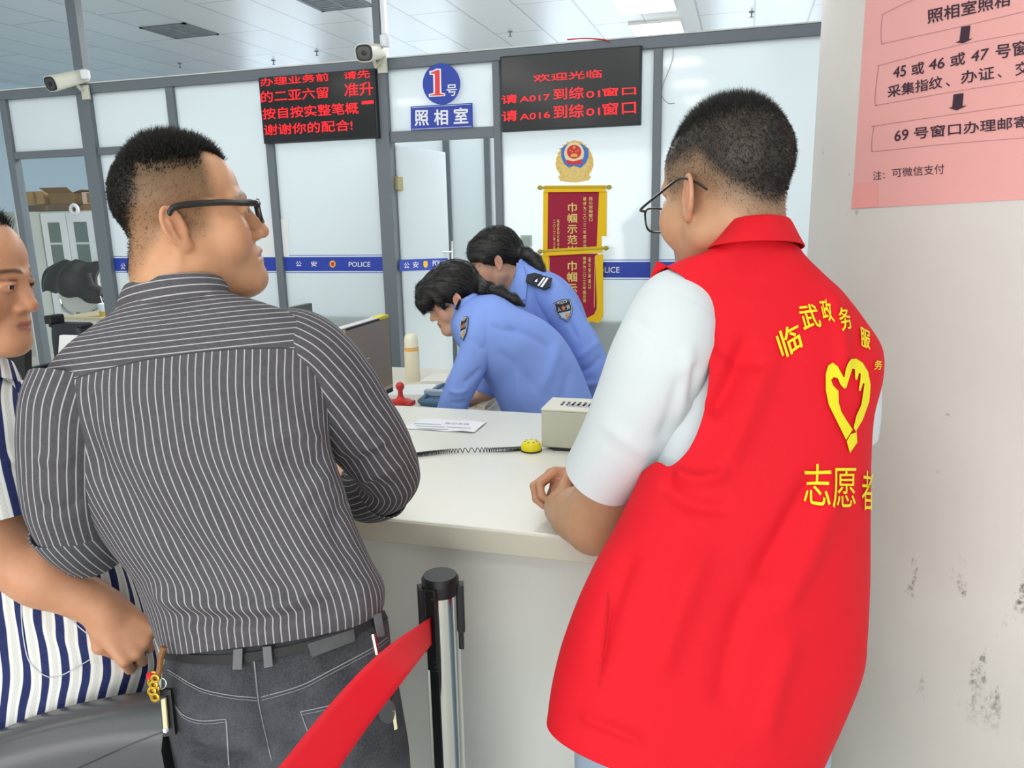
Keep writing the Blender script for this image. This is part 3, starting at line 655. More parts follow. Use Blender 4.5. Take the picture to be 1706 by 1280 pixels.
# beige device with vent slots
bl = atz(902, 750, ZC); zt = aty(901, 681, bl[1])[2]; xr = aty(976, 686, bl[1])[0] + .11; yb_ = atz(928, 662, zt)[1]
M_beige = mat('beige_metal', 'bfc2b2', 0.45, var=0.02); M_beige2 = mat('pale_beige', 'd8d8cb', 0.45)
dv = thing('metal_box', (bl[0] + .1, bl[1] + .1, ZC), 'beige metal box with vent slots standing on the counter beside the volunteer', 'device')
MB().box((bl[0], bl[1], ZC + .008), (xr, yb_, zt - .006), .004).build('case', M_beige, dv); MB().box((bl[0] - .001, bl[1] - .001, zt - .006), (xr + .001, yb_ + .001, zt), .003).build('lid', M_beige2, dv)
sl = MB()
for k in range(12): x = bl[0] + .04 + k * .0145; sl.box((x, yb_ - .085, zt - .001), (x + .006, yb_ - .045, zt + .0008))
sl.build('vent_slot', M_dark, dv); MB().box((bl[0] + .06, bl[1] + .035, zt - .001), (bl[0] + .16, bl[1] + .065, zt + .0008)).build('label_plate', mat('grey_label', 'a8a6b4', 0.5), dv)
ft = MB()
for fx in (bl[0] + .02, xr - .05):
    for fy in (bl[1] + .01, yb_ - .03): ft.box((fx, fy, ZC), (fx + .03, fy + .02, ZC + .009))
ft.box((bl[0] + .03, bl[1] + .002, ZC), (xr - .02, bl[1] + .012, ZC + .012)); ft.build('foot', M_black, dv)
# lower desk behind the counter
ZD = 0.75; xe = atz(868, 640, ZD)[0]; M_desk = mat('desk_top', 'dcd8cb', 0.4, var=0.03); M_deskside = mat('desk_side', 'e3e3de', 0.5)
dk = thing('office_desk', (-1.9, 3.0, 0), 'pale wooden office desk behind the counter, under the thermos and papers', 'desk')
MB().box((-3.2, 2.45, ZD - .03), (xe, 3.9, ZD), .003).build('desktop', M_desk, dk)
for x in (-3.15, xe - .06): MB().box((x, 2.5, 0), (x + .03, 3.85, ZD - .03)).build('side_panel', M_deskside, dk)
# thermos
th = atz(688, 634, ZD); hT = aty(688, 556, th[1])[2] - ZD; rT = 12.5 / 1290 * ((th - C0) @ FWD)
tm = thing('thermos', th, 'cream thermos flask with an orange band on the desk by the door post', 'thermos'); M_cream = mat('thermos_cream', 'e9e1c6', 0.35)
MB().lathe([(rT * .95, 0), (rT, .006), (rT, hT * .62), (rT * .97, hT * .64)], th, 28).build('body', M_cream, tm, smooth=True)
MB().lathe([(rT * .98, hT * .64), (rT * .98, hT * .72)], th, 28).build('band', mat('thermos_orange', 'ecb668', 0.35), tm, smooth=True)
MB().lathe([(rT * .92, hT * .72), (rT * .9, hT * .9), (rT * .75, hT * .97), (rT * .45, hT), (rT * .05, hT)], th, 28).build('cup_lid', mat('thermos_lid', 'f0ecd4', 0.35), tm, smooth=True)
# papers, stamp, stapler on the desk
def sheet(name, pts, th_, m, label, cat, z=ZD):
    return tag(MB().poly([atz(*p, z + .0005) for p in pts], (0, 0, 1), th_).build(name, m), label, cat)
sheet('paper_stack', ((640, 662), (668, 645), (728, 644), (710, 662)), .012, M_paper, 'stack of white paper on the desk in front of the thermos', 'paper')
sheet('document_folder', ((700, 641), (722, 628), (748, 628), (742, 642)), .02, mat('folder_white', 'e6e4de', 0.5), 'thin white folder on the desk beside the thermos', 'folder')
sheet('keyboard_tray', ((790, 678), (838, 640), (850, 644), (808, 684)), .018, mat('tray_wood', 'cfc6ac', 0.5), 'narrow pale wooden board on the desk edge beneath an officer hand', 'board')
rs = atz(668, 674, ZD); ZR = np.array([0, 0, 1.0])
rt = thing('rubber_stamp', rs, 'small red stamp with a round knob on the desk below the monitor', 'stamp')
M_rp = mat('red_plastic', 'd0302c', 0.35)
MB().lathe([(.045, 0), (.047, .02), (.02, .028), (.012, .04), (.011, .065), (.018, .075), (.02, .088), (.012, .1), (.002, .103)], rs, 20).build('handle', M_rp, rt, smooth=True)
MB().box(rs + [-.07, -.03, 0], rs + [.06, .03, .018], .004).build('base', M_rp, rt)
bs = atz(716, 668, ZD); stp = thing('desk_tray', bs, 'blue-grey plastic desk tray of stationery beside the officer arm', 'tray'); M_slate = mat('slate_blue', '486b8c', 0.4)
q = [atz(*p, ZD) for p in ((700, 676), (735, 650), (766, 648), (748, 682))]
MB().poly(q, ZR, .02).build('base', M_slate, stp)
w = MB()
for i in range(4): a, b = q[i] + [0, 0, .02], q[(i + 1) % 4] + [0, 0, .02]; w.tube([a, (a + b) / 2 + [0, 0, .004], b], .012, 8)
w.build('rim', M_slate, stp, smooth=True); MB().box(bs + [-.03, 0, .02], bs + [.09, .03, .05], .006).build('divider', mat('pale_divider', 'aebfd0', 0.4), stp)
# monitor seen from its side, facing right
XM = -1.30; mtr = atx(648.5, 526, XM); mbr = atx(656.5, 652, XM)
y1, zt_, zb_ = (mtr[1] + mbr[1]) / 2, mtr[2], mbr[2]; y0 = y1 - .47; M_scr = mat('monitor_screen', '7a705f', 0.22, spec=0.5, emit=0.25); M_txt = mat('screen_text', 'd8c68e', 0.5, emit=0.15)
mo = thing('monitor', (XM - .05, (y0 + y1) / 2, ZD), 'flat monitor with a dull brown screen and yellow tag beyond the striped shirt', 'monitor')
MB().box((XM - .035, y0, zb_), (XM - .001, y1, zt_), .003).build('housing', M_black, mo); MB().box((XM - .002, y0 + .012, zb_ + .02), (XM + .001, y1 - .01, zt_ - .008)).build('screen', M_scr, mo)
MB().box((XM - .08, (y0 + y1) / 2 - .04, ZD), (XM - .03, (y0 + y1) / 2 + .04, zb_ + .1)).box((XM - .18, (y0 + y1) / 2 - .12, ZD), (XM + .02, (y0 + y1) / 2 + .12, ZD + .012), .004).build('stand', M_black, mo)
MB().box((XM - .036, y1 - .085, zt_ - .006), (XM + .002, y1 - .012, zt_ + .006)).build('yellow_tag', M_yp, mo); MB().box((XM - .036, y0, zt_), (XM - .002, y1 - .085, zt_ + .003)).build('top_edge', M_frame_top, mo)
lx = lambda px, py: atx(px, py, XM + .002)
letters('lettering', [('人事', [(562, 553), (576, 548), (576, 557), (562, 562)]), ('公文', [(563, 566), (577, 561), (577, 571), (563, 576)]), ('办公', [(565, 580), (577, 576), (577, 585), (565, 589)])] + pxline([(600, 603), (616, 596)], 1.2) + pxline([(600, 606), (612, 601)], 1.0), lx, M_txt, mo, bold=.01)
MB().box((XM - .001, y0 + .012, zb_ + .02), (XM + .0015, y1 - .01, zb_ + .034)).build('taskbar', mat('taskbar', 'cdb9a0', 0.4), mo)
m2a = atx(520, 505, -2.35); m2 = thing('monitor', (-2.35, m2a[1] - .2, ZD), 'dark monitor further off, only its top corner showing past the shoulder', 'monitor')
MB().box((-2.38, m2a[1] - .5, m2a[2] - .3), (-2.35, m2a[1], m2a[2]), .003).build('housing', mat('monitor_green_grey', '45544e', 0.4), m2); MB().box((-2.43, m2a[1] - .29, ZD), (-2.37, m2a[1] - .21, m2a[2] - .2)).box((-2.5, m2a[1] - .37, ZD), (-2.3, m2a[1] - .13, ZD + .012)).build('stand', M_black, m2)
# document camera in front of the monitor
dcx = at(590, 601, 1.95); dc = thing('document_camera', (dcx[0] - .06, dcx[1], ZC), 'small white scanner head with a dark end in front of the brown screen', 'scanner')
MB().box(dcx + [-.08, -.014, -.007], dcx + [.006, .014, .009], .003).build('head', M_wtext, dc); MB().box(dcx + [.004, -.013, -.007], dcx + [.022, .013, .007], .003).build('lens_end', M_black, dc)
MB().cyl((dcx[0] - .07, dcx[1], ZC), (dcx[0] - .07, dcx[1], dcx[2]), .008, 12).box((dcx[0] - .12, dcx[1] - .05, ZC), (dcx[0] - .02, dcx[1] + .05, ZC + .012), .003).build('pole', M_wtext, dc)
# ---------------------------------------------------------------- office seen through the clear pane on the left
YK = 7.6
M_cab = mat('cabinet_grey', 'cfd3d0', 0.45); M_cabside = M_cab
kx0, kx1 = X_(71, 380, YK), X_(160, 380, YK); kzt = Z_(100, 352, YK)
kb = thing('filing_cabinet', ((kx0 + kx1) / 2, YK + .2, 0), 'pale grey metal filing cabinet with glazed doors behind the left clear pane', 'cabinet')
xs = X_(49, 370, YK + .0)
MB().box((kx0, YK, 0), (kx1, YK + .42, kzt), .005).build('body', M_cab, kb)
mid = X_(117, 400, YK); M_cabglass = mat('cabinet_glass', '6d7d7c', 0.15, spec=0.6)
for (a, b, gl) in ((kx0 + .01, mid - .006, ((83, 370), (109, 440))), (mid + .006, kx1 - .01, ((124, 370), (149, 440)))):
    d = MB().box((a, YK - .02, kzt * .52), (b, YK, kzt - .02), .004).build('door', M_wtext, kb)
    MB().box((a + .1, YK - .023, kzt * .58), (b - .1, YK - .019, kzt - .13)).build('glass', M_cabglass, d); MB().box((a + .1, YK - .024, kzt * .77), (b - .1, YK - .022, kzt * .785)).build('shelf', M_frame_top, d)
    MB().box((a, YK - .02, .06), (b, YK, kzt * .5), .004).build('lower_door', M_wtext, kb)
    MB().box((b - .06 if a < mid - .2 else a + .03, YK - .035, kzt * .62), (b - .045 if a < mid - .2 else a + .045, YK - .02, kzt * .66)).build('handle', M_chrome, d)
struct(MB().box((kx0 - .55, YK - .35, 0), (kx0 - .002, YK + .5, kzt), .003).build('trim_20', mat('side_grey', 'b9bfba', 0.5)), 'grey side panel beside the filing cabinet')
M_card = mat('cardboard', 'b08d5c', 0.75, var=0.1, vscale=12); M_card2 = mat('cardboard_dark', '8d6d44', 0.75, var=0.1, vscale=12); M_pinkbox = mat('pale_box', 'd9b9a2', 0.7)
def box_px(name, x0, x1, yt, yb, m, label, dy=0.0, dep=.3, flaps=False):
    a, b = X_(x0, yb, YK + dy), X_(x1, yb, YK + dy); z0, z1 = Z_((x0 + x1) / 2, yb, YK + dy), Z_((x0 + x1) / 2, yt, YK + dy)
    t = thing(name, ((a + b) / 2, YK + dy + dep / 2, z0), label, 'box')
    MB().box((a, YK + dy, z0), (b, YK + dy + dep, z1), .004).build('carton', m, t)
    if flaps: MB().poly([(a, YK + dy, z1), (b, YK + dy, z1), (b + .02, YK + dy - .1, z1 + .06), (a - .02, YK + dy - .1, z1 + .06)], (0, 0, 1), .005).poly([(b, YK + dy, z1), (b, YK + dy + dep, z1), (b + .12, YK + dy + dep, z1 + .03), (b + .12, YK + dy, z1 + .03)], (0, 0, 1), .005).build('flap', m, t)
    MB().box(((a + b) / 2 - .025, YK + dy - .001, z0 + .01), ((a + b) / 2 + .025, YK + dy, z1 - .01)).build('tape', M_card2, t)
z_base = kzt
box_px('cardboard_box', 46, 74, 319, 341, M_card, 'brown cardboard box at the left on top of the filing cabinet', .02)
box_px('cardboard_box', 83, 124, 322, 341, M_card2, 'open dark brown cardboard box in the middle of the cabinet top', .05, .3, True)
box_px('cardboard_box', 138, 160, 320, 340, M_pinkbox, 'pale cardboard box at the right end of the cabinet top', .02)
box_px('paper_carton', 47, 112, 341, 352, mat('mottled_board', '6e5f4c', 0.8, var=0.5, vscale=60), 'flat mottled carton under the brown boxes on the cabinet', .02, .38)
box_px('paper_carton', 134, 160, 341, 351.5, M_card2, 'flat brown carton under the pale box on the cabinet', .02, .38)
tr_ = aty(124, 349, YK - .05); tp_ = thing('tape_roll', tr_, 'white roll of tape standing on the cabinet edge before the open box', 'tape'); ang = np.linspace(0, 2 * math.pi, 33)[:-1]
MB().tube([tr_ + [.05 * math.cos(a), 0, .05 * math.sin(a)] for a in ang], .022, 8, True).build('roll', M_wtext, tp_, smooth=True)
MB().tube([tr_ + [.026 * math.cos(a), 0, .026 * math.sin(a)] for a in ang], .006, 8, True).build('core', M_card, tp_, smooth=True)
# office chair with a black coat over it, desk with a cup, dark armchair
M_coat = mat('black_coat', '06070a', 0.55, bump=0.5, bscale=60); M_leather = mat('navy_leather', '1a2029', 0.4)
YC = 6.7
cA = aty(140, 490, YC)
oc = thing('office_chair', (cA[0], YC + .1, 0), 'pale mesh office chair with a chrome frame before the filing cabinet, under a black coat', 'chair')
bx = lambda a, b, c, d, dy=0.0: (aty(a, c, YC + dy), aty(b, d, YC + dy))
p0, p1 = aty(89, 470, YC), aty(113, 522, YC); w = abs(aty(165, 500, YC)[0] - p0[0])
zb0, zt0 = p1[2], aty(120, 452, YC)[2]
def grid(name, f, nu, nv, m, parent=None, **k):
    return mk(name, np.array([f(i / nu, j / nv) for j in range(nv + 1) for i in range(nu + 1)]), [(j * (nu + 1) + i, j * (nu + 1) + i + 1, (j + 1) * (nu + 1) + i + 1, (j + 1) * (nu + 1) + i) for j in range(nv) for i in range(nu)], m, parent, smooth=True, **k)
bk = MB().box((p0[0], YC + .04, zb0), (p0[0] + w * .96, YC + .075, zt0 - .05), .015).build('backrest', mat('mesh_white', 'd5d6d3', 0.6), oc)
MB().box((p0[0] + .02, YC + .05, .44), (p0[0] + w - .02, YC + .52, .5), .02).build('seat', M_leather, oc)
MB().tube(spline([(p0[0] - .01, YC + .05, zt0 - .1), (p0[0] + .05, YC + .03, zb0 + .05), (p0[0] + w * .5, YC + .03, zb0 - .02), (p0[0] + w, YC + .03, zb0 + .1)], 24), .012, 8).build('back_frame', M_chrome, oc, smooth=True)
for s in (0, 1):
    x = p0[0] + s * w; MB().box((x - .03, YC + .1, .66), (x + .03, YC + .45, .69), .008).box((x - .012, YC + .25, .47), (x + .012, YC + .29, .67)).build('armrest', M_black, oc)
MB().cyl((p0[0] + w / 2, YC + .28, .1), (p0[0] + w / 2, YC + .28, .44), .025).build('gas_column', M_chrome, oc)
bm_ = MB()
for k in range(5): a = k * 1.2566; bm_.tube([(p0[0] + w / 2, YC + .28, .1), (p0[0] + w / 2 + .3 * math.cos(a), YC + .28 + .3 * math.sin(a), .04)], .02, 8).lathe([(.02, 0), (.025, .02), (.02, .04)], (p0[0] + w / 2 + .3 * math.cos(a), YC + .28 + .3 * math.sin(a), 0), 10)
bm_.build('base', M_black, oc)
def coatf(u, v):
    a = -.15 + u * 1.3; x = p0[0] + w * (a * .9 + .02) + .12 * v * (u - .4); z = zt0 + .1 - .05 * (2 * u - 1) ** 2 - v * (.26 + .16 * u) + .012 * math.sin(u * 23 + v * 5)
    y = YC - .05 + .05 * math.cos(u * 6.0) - .06 * math.sin(min(v, 1) * 2.6) + .02 * math.sin(u * 17 + 3 * v) + .12 * (1 - v) ** 6
    return (x, y, z)
co = grid('coat', coatf, 40, 24, M_coat); tag(co, 'black coat draped over the back of the office chair', 'coat')
md = co.modifiers.new('thickness', 'SOLIDIFY'); md.thickness = .02
MB().tube([coatf(.86, .3), coatf(.93, .5), coatf(1.02, .62), (coatf(1.05, .7)[0], YC - .1, coatf(1.05, .62)[2] - .04)], [.045, .05, .045, .03], 12).build('sleeve', M_coat, co, smooth=True)
# desk with cup in that office
YD2 = 6.1; d0 = aty(96, 528, YD2); d1 = aty(240, 525, YD2)
ds2 = thing('side_desk', ((d0[0] + d1[0]) / 2, YD2 + .2, 0), 'cream side desk with a wooden rim standing before the black coat', 'desk')
MB().box((d0[0], YD2, d0[2] - .025), (d1[0] + .4, YD2 + .5, d0[2]), .004).build('desktop', mat('tan_desk', 'cdbf9d', 0.5), ds2); MB().box((d0[0] + .02, YD2 + .03, 0), (d1[0] + .38, YD2 + .47, d0[2] - .025)).build('body', mat('cream_panel', 'e2e0d8', 0.5), ds2)
cz = aty(159, 533, YD2 - 0.0); cc = np.array([cz[0], YD2 + .12, d0[2]])
cp = thing('drink_cup', cc, 'clear plastic drink cup of amber tea with a straw on the side desk', 'cup')
MB().lathe([(.042, 0), (.045, .05)], cc, 20).build('tea', mat('amber_tea', 'c9a227', 0.3), cp, smooth=True); MB().lathe([(.0455, .05), (.052, .115), (.05, .118)], cc, 20).build('cup', mat('milky_plastic', 'cfdbe6', 0.25), cp, smooth=True)
MB().lathe([(.053, .116), (.053, .124), (.03, .13)], cc, 20).build('lid', M_wtext, cp, smooth=True); MB().cyl(cc + [0, 0, .12], cc + [-.02, 0, .2], .005, 8).build('straw', M_wtext, cp)
# dark armchair back and white board nearer the counter
YA = 4.2; a0_, a1_ = aty(78, 540, YA), aty(141, 590, YA)
ac = thing('leather_armchair', ((a0_[0] + a1_[0]) / 2, YA, 0), 'navy black leather chair back seen past the striped shoulder on the left', 'chair')
def armf(u, v): 
    e = 4; cx = math.copysign(abs(math.cos(2 * math.pi * u)) ** .5, math.cos(2 * math.pi * u)); sy = math.copysign(abs(math.sin(2 * math.pi * u)) ** .5, math.sin(2 * math.pi * u))
    tp = 1 - .12 * v ** 8; return ((a0_[0] + a1_[0]) / 2 + cx * (a1_[0] - a0_[0]) / 2 * tp, YA + .06 + sy * .07 * tp, .45 + v * (a0_[2] - .45))
grid('backrest', armf, 40, 20, M_leather, ac); MB().box((a0_[0], YA, a0_[2] - .03), (a1_[0], YA + .12, a0_[2] + .004), .02).build('top_pad', M_leather, ac)
MB().box((a0_[0] - .05, YA - .45, .38), (a1_[0] + .05, YA + .05, .48), .03).build('seat', M_leather, ac)
for s in (a0_[0] - .05, a1_[0]): MB().box((s, YA - .45, .55), (s + .06, YA + .05, .62), .015).box((s + .02, YA - .4, .0), (s + .04, YA - .37, .56)).box((s + .02, YA, .0), (s + .04, YA + .03, .56)).build('armrest', M_leather, ac)
MB().box((a0_[0] - .0, YA - .02, a0_[2]), (a0_[0] + .06, YA + .1, a0_[2] + .06), .01).build('headrest_clip', M_black, ac)
YW = 2.9; tag(MB().poly([aty(99, 559, YW), aty(132, 560, YW), np.array([aty(128, 620, YW)[0], YW, ZD]), np.array([aty(86, 620, YW)[0], YW, ZD])], (0, 1, 0), .02).build('white_board', M_paper), 'small white board standing beyond the striped shoulder, right of the leather chair', 'board')
YBk = 3.6; tag(MB().poly([aty(*p, YBk) for p in ((-30, 590), (41, 585), (42, 660), (-30, 660))], (0, 1, 0), .05).build('dark_cabinet', M_black), 'black cabinet edge behind the chin of the man at the left edge', 'cabinet')
# ================================================================== BODY TOOLS
def sstep(a, b, x): t = np.clip((x - a) / (b - a + 1e-12), 0, 1); return t * t * (3 - 2 * t)
class Frame:
    def __init__(s, o, M, k=1.0): s.o = np.asarray(o, float); s.M = np.asarray(M, float); s.k = k
    def loc(s, P): return (P - s.o) @ s.M / s.k
    def wld(s, p): return s.o + (np.asarray(p, float) * s.k) @ s.M.T
WORLD = Frame((0, 0, 0), np.eye(3))
class Sdf:
    """smooth union of round limbs and ellipsoids, meshed as ONE continuous surface"""
    def __init__(s): s.p = []
    def put(s, f, c, r, k, op): s.p.append((f, np.asarray(c, float), r, k, op))
    def ell(s, c, r, k=0.02, op='u', fr=WORLD, M=None):
        r = np.asarray(r, float); c = np.asarray(c, float); MM = fr.M if M is None else fr.M @ M; o = fr.wld(c); sc = fr.k
        def f(P):
            q = (P - o) @ MM / sc; a = np.sqrt(((q / r) ** 2).sum(1)); b = np.sqrt(((q / r ** 2) ** 2).sum(1)); return a * (a - 1) / (b + 1e-9) * sc
        s.put(f, o, r.max() * sc, k * sc, op)
    def cap(s, a, b, ra, rb=None, k=0.02, op='u', fr=WORLD):
        rb = ra if rb is None else rb; A = fr.wld(a); B = fr.wld(b); ra *= fr.k; rb *= fr.k; d = B - A; L2 = d @ d + 1e-12
        def f(P):
            t = np.clip((P - A) @ d / L2, 0, 1); return np.linalg.norm(P - A - t[:, None] * d, axis=1) - (ra + (rb - ra) * t)
        s.put(f, (A + B) / 2, math.sqrt(L2) / 2 + max(ra, rb), k * fr.k, op)
    def chain(s, pts, rs, k=0.02, op='u', fr=WORLD):
        for i in range(len(pts) - 1): s.cap(pts[i], pts[i + 1], rs[i], rs[i + 1], k, op, fr)
    def torus(s, c, M, a, b, rr, k, fr, arc=None):
        o = fr.wld(c); MM = fr.M @ M; sc = fr.k
        def f(P):
            q = (P - o) @ MM / sc; ph = np.arctan2(q[:, 1] / b, q[:, 0] / a); e = np.c_[a * np.cos(ph), b * np.sin(ph), 0 * ph]
            return (np.linalg.norm(q - e, axis=1) - rr) * sc
        s.put(f, o, (max(a, b) + rr) * sc, k * sc, 'u')
    def ev(s, P, sel=None):
        d = None
        for i, (f, c, r, k, op) in enumerate(s.p):
            if sel is not None and not sel[i]: continue
            v = f(P)
            if op == 'u':
                if d is None: d = v
                else: h = np.clip(0.5 + 0.5 * (d - v) / k, 0, 1); d = d * (1 - h) + v * h - k * h * (1 - h)
            elif d is not None:
                v = -v; h = np.clip(0.5 - 0.5 * (d - v) / k, 0, 1); d = d * (1 - h) + v * h + k * h * (1 - h)
        return np.full(len(P), 1.0) if d is None else d
    def mesh(s, h):
        C = np.array([p[1] for p in s.p]); Rr = np.array([p[2] for p in s.p]); K = np.array([p[3] for p in s.p]); un = np.array([p[4] == 'u' for p in s.p])
        lo = (C - Rr[:, None])[un].min(0) - 4 * h; hi = (C + Rr[:, None])[un].max(0) + 4 * h
        B = 12; bs = B * h; n = np.ceil((hi - lo) / bs).astype(int); i0 = np.floor(lo / h).astype(int)
        g = openvdb.FloatGrid(3 * h); g.transform = openvdb.createLinearTransform(voxelSize=h)
        I = np.stack(np.meshgrid(*[np.arange(k) for k in n], indexing='ij'), -1).reshape(-1, 3)
        ctr = (i0 + I * B + (B - 1) / 2) * h; hd = bs * 0.87
        D = np.array([p[0](ctr) for p in s.p]); full = s.ev(ctr)
        loc = np.stack(np.meshgrid(*[np.arange(B)] * 3, indexing='ij'), -1).reshape(-1, 3)
        for b in np.nonzero(full < hd * 1.25 + 3 * h)[0]:
            ij = i0 + I[b] * B
            if full[b] < -(hd * 1.25 + 3 * h): g.fill(tuple(int(x) for x in ij), tuple(int(x) for x in ij + B - 1), -3 * h); continue
            v = s.ev((ij + loc) * h, D[:, b] < hd + 3 * K + 3 * h)
            g.copyFromArray(np.clip(v, -3 * h, 3 * h).reshape(B, B, B).astype(np.float32), ijk=tuple(int(x) for x in ij))
        V, Q = g.convertToQuads(); V = np.asarray(V, float); Q = np.asarray(Q)
        a, b_, c = V[Q[:, 0]], V[Q[:, 1]], V[Q[:, 2]]
        if np.einsum('ij,ij->i', np.cross(b_ - a, c - a), a - V.mean(0)).sum() < 0: Q = Q[:, ::-1].copy()
        return V, Q
def vnormals(V, Q):
    n = np.cross(V[Q[:, 2]] - V[Q[:, 0]], V[Q[:, 3 % Q.shape[1]]] - V[Q[:, 1]]); N = np.zeros_like(V)
    for k in range(Q.shape[1]): np.add.at(N, Q[:, k], n)
    return N / (np.linalg.norm(N, axis=1)[:, None] + 1e-12)
def facing(px, ang, pitch=0.0, roll=0.0):
    """head/torso axes: ang 0 = looks away from the viewer, 90 = looks to the right, -90 left"""
    r = ray(px, 400); f0 = nz([r[0], r[1], 0]); r0 = np.array([f0[1], -f0[0], 0]); a = math.radians(ang)
    f = math.cos(a) * f0 + math.sin(a) * r0; z = np.array([0, 0, 1.0]); p = math.radians(pitch)
    f, u = f * math.cos(p) - z * math.sin(p), z * math.cos(p) + f * math.sin(p); x = np.cross(f, u); q = math.radians(roll)
    x, u = x * math.cos(q) - u * math.sin(q), u * math.cos(q) + x * math.sin(q)
    return np.c_[x, f, u]
def add_head(S, fr, chub=1.0, female=False, neck=None, nose=1.0, ears=(-1, 1), ear_y=-.010, back=0.0, nl=0.0):
    e = S.ell; c = S.cap; w = chub
    e((0, -.018 + back * .5, .047 - back * .2), (.076, .096 - back * .5, .083 - back * .2), fr=fr); e((0, .03, .04), (.066, .06, .062), .02, fr=fr); e((0, .034, -.03), (.062 * w, .058, .07), .02, fr=fr)
    for s in (-1, 1):
        c((s * .046 * w, .0, -.055), (s * .012, .07, -.098), .024 * w, .021, .022, fr=fr)
        e((s * .042 * w, .056, -.03), (.026 * w, .026, .034), .02, fr=fr); c((s * .012, .09, .022), (s * .05, .070, .024), .008, .007, .014, fr=fr)
    e((0, .080, -.101), (.022, .02, .017), .02, fr=fr); e((0, .05, -.105), (.035 * w, .04, .02 * w), .03, fr=fr)
    for s in (-1, 1): e((s * .031, .110, .004), (.021, .020, .014), .014, 's', fr)
    for s in (-1, 1):
        e((s * .031, .0765, .003), (.0150, .0125, .0115), .005, fr=fr)
        for zz, rr_, yy in ((.0085, .0036, .0905), (-.0042, .0030, .0890)): S.chain([(s * .0165, .0825, .0015 if zz > 0 else .0005), (s * .0245, yy - .001, zz * .85 + .0005), (s * .034, yy, zz), (s * .0465, .0815, .003)], [.002, rr_, rr_, .002], .003, fr=fr)
    c((0, .086, .014), (0, .108 - nl, -.028), .0075, .0095 * nose, .014, fr=fr); e((0, .110 - nl, -.034), (.0125 * nose, .0125, .0105), .008, fr=fr)
    for s in (-1, 1): e((s * .0145 * nose, .098 - nl * .7, -.037), (.0085, .011, .008), .006, fr=fr)
    for s in (-1, 1): e((s * .0075, .108 - nl, -.0462), (.0042, .006, .004), .003, 's', fr)
    e((0, .080, -.068), (.032, .019, .024), .015, fr=fr)
    for s in (-1, 1):
        c((s * .021, .0885, -.0672), (0, .0985, -.0625), .0045, .0062, .005, fr=fr); c((s * .019, .0885, -.0715), (0, .0965, -.0765), .0045, .0068, .005, fr=fr)
    for s in (-1, 1): c((s * .0255, .0905, -.0700), (0, .1055, -.0693), .0016, .0026, .003, 's', fr)
    for s in ears:
        nrm = nz([s * .86, .42, .08]); up = nz(np.array([0, -.22, 1.0]) - nrm * (np.array([0, -.22, 1.0]) @ nrm)); wv = np.cross(up, nrm); wv = wv if wv[1] > 0 else -wv
        M = np.c_[wv, up, nrm]; o = np.array([s * .0835, ear_y, -.004]); L = lambda a, b, d: o + wv * a + up * b + nrm * d
        e(o - nrm * .002, (.0155, .027, .0045), .006, fr=fr, M=M); S.torus(o + up * .003, M, .0155, .0265, .0036, .003, fr)
        e(L(.004, -.027, 0), (.0085, .0085, .0055), .006, fr=fr, M=M); e(L(-.001, -.003, .006), (.0095, .016, .0062), .004, 's', fr, M)
        c(L(-.004, -.016, .002), L(-.006, .012, .003), .0028, .0024, .003, fr=fr); c(L(.0125, -.008, .001), L(.012, .002, .002), .0042, .003, .004, fr=fr)
        e(L(.002, -.006, .004), (.006, .008, .006), .003, 's', fr, M)
    for a, b, ra, rb in (neck or [((0, -.025, -.04), (0, -.05, -.19), .058 * w, .064 * w)]): c(a, b, ra, rb, .03, fr=fr)
def add_hand(S, fr, curl, thumb, spread=1.0, mir=1.0):
    """fr: wrist at origin, y to the fingers, x to the thumb side, z out of the back of the hand"""
    bx = tuple(mir * b for b in (.030, .010, -.010, -.029)); spread *= mir; by = (.092, .097, .092, .083); ln = ((.046, .026, .021), (.050, .030, .023), (.047, .028, .022), (.036, .021, .019)); rd = (.0092, .0095, .0090, .0080)
    for i in range(4):
        S.cap((bx[i] * .55, .005, 0), (bx[i], by[i], .001), .0145, .0115, .012, fr=fr)
        p = np.array([bx[i], by[i], .001]); a = 0.0; sp = (0.10, 0.03, -0.04, -0.12)[i] * spread; cu = curl[i] if hasattr(curl[0], '__len__') else curl
        for j in range(3):
            a += math.radians(cu[j]); d = np.array([math.sin(sp) * max(0, math.cos(a)), math.cos(a), -math.sin(a)]); q = p + d * ln[i][j]
            S.cap(p, q, rd[i] * (1 - .07 * j), rd[i] * (1 - .07 * (j + 1)), .0035, fr=fr); p = q
    S.ell((0, .045, -.006), (.036, .052, .0165), .012, fr=fr)
    t = [np.array((mir * x[0], x[1], x[2]), float) for x in thumb]; S.cap(t[0], t[1], .0165, .0125, .012, fr=fr)
    S.cap(t[1], t[2], .0115, .0100, .004, fr=fr); S.cap(t[2], t[3], .0102, .0086, .004, fr=fr)
    S.cap((0, -.02, 0), (0, .02, 0), .027, .028, .015, fr=fr)
class Grid:
    """patches of cloth gathered into one garment mesh, with uv and attributes"""
    def __init__(s): s.V = []; s.F = []; s.U = []; s.A = {}; s.n = 0; s.M = []
    def add(s, V, Fs, uv, mi=0, **a):
        s.V.append(V); s.F.append(np.asarray(Fs) + s.n); s.U.append(uv); s.M.append(np.full(len(Fs), mi))
        for k in set(s.A) | set(a):
            if k not in s.A: s.A[k] = [np.zeros(s.n)] if s.n else []
            v = a.get(k, 0.0); s.A[k].append(np.full(len(V), v, float) if np.isscalar(v) else v)
        s.n += len(V); return s
    def build(s, name, m, parent, solid=0.0, mats=None):
        o = mk(name, np.concatenate(s.V), np.concatenate(s.F), m, parent, None, True, np.concatenate(s.U), {k: np.concatenate(v) for k, v in s.A.items()}, mats, np.concatenate(s.M) if mats else None)
        if solid: md = o.modifiers.new('thickness', 'SOLIDIFY'); md.thickness = solid; md.offset = -1
        return o
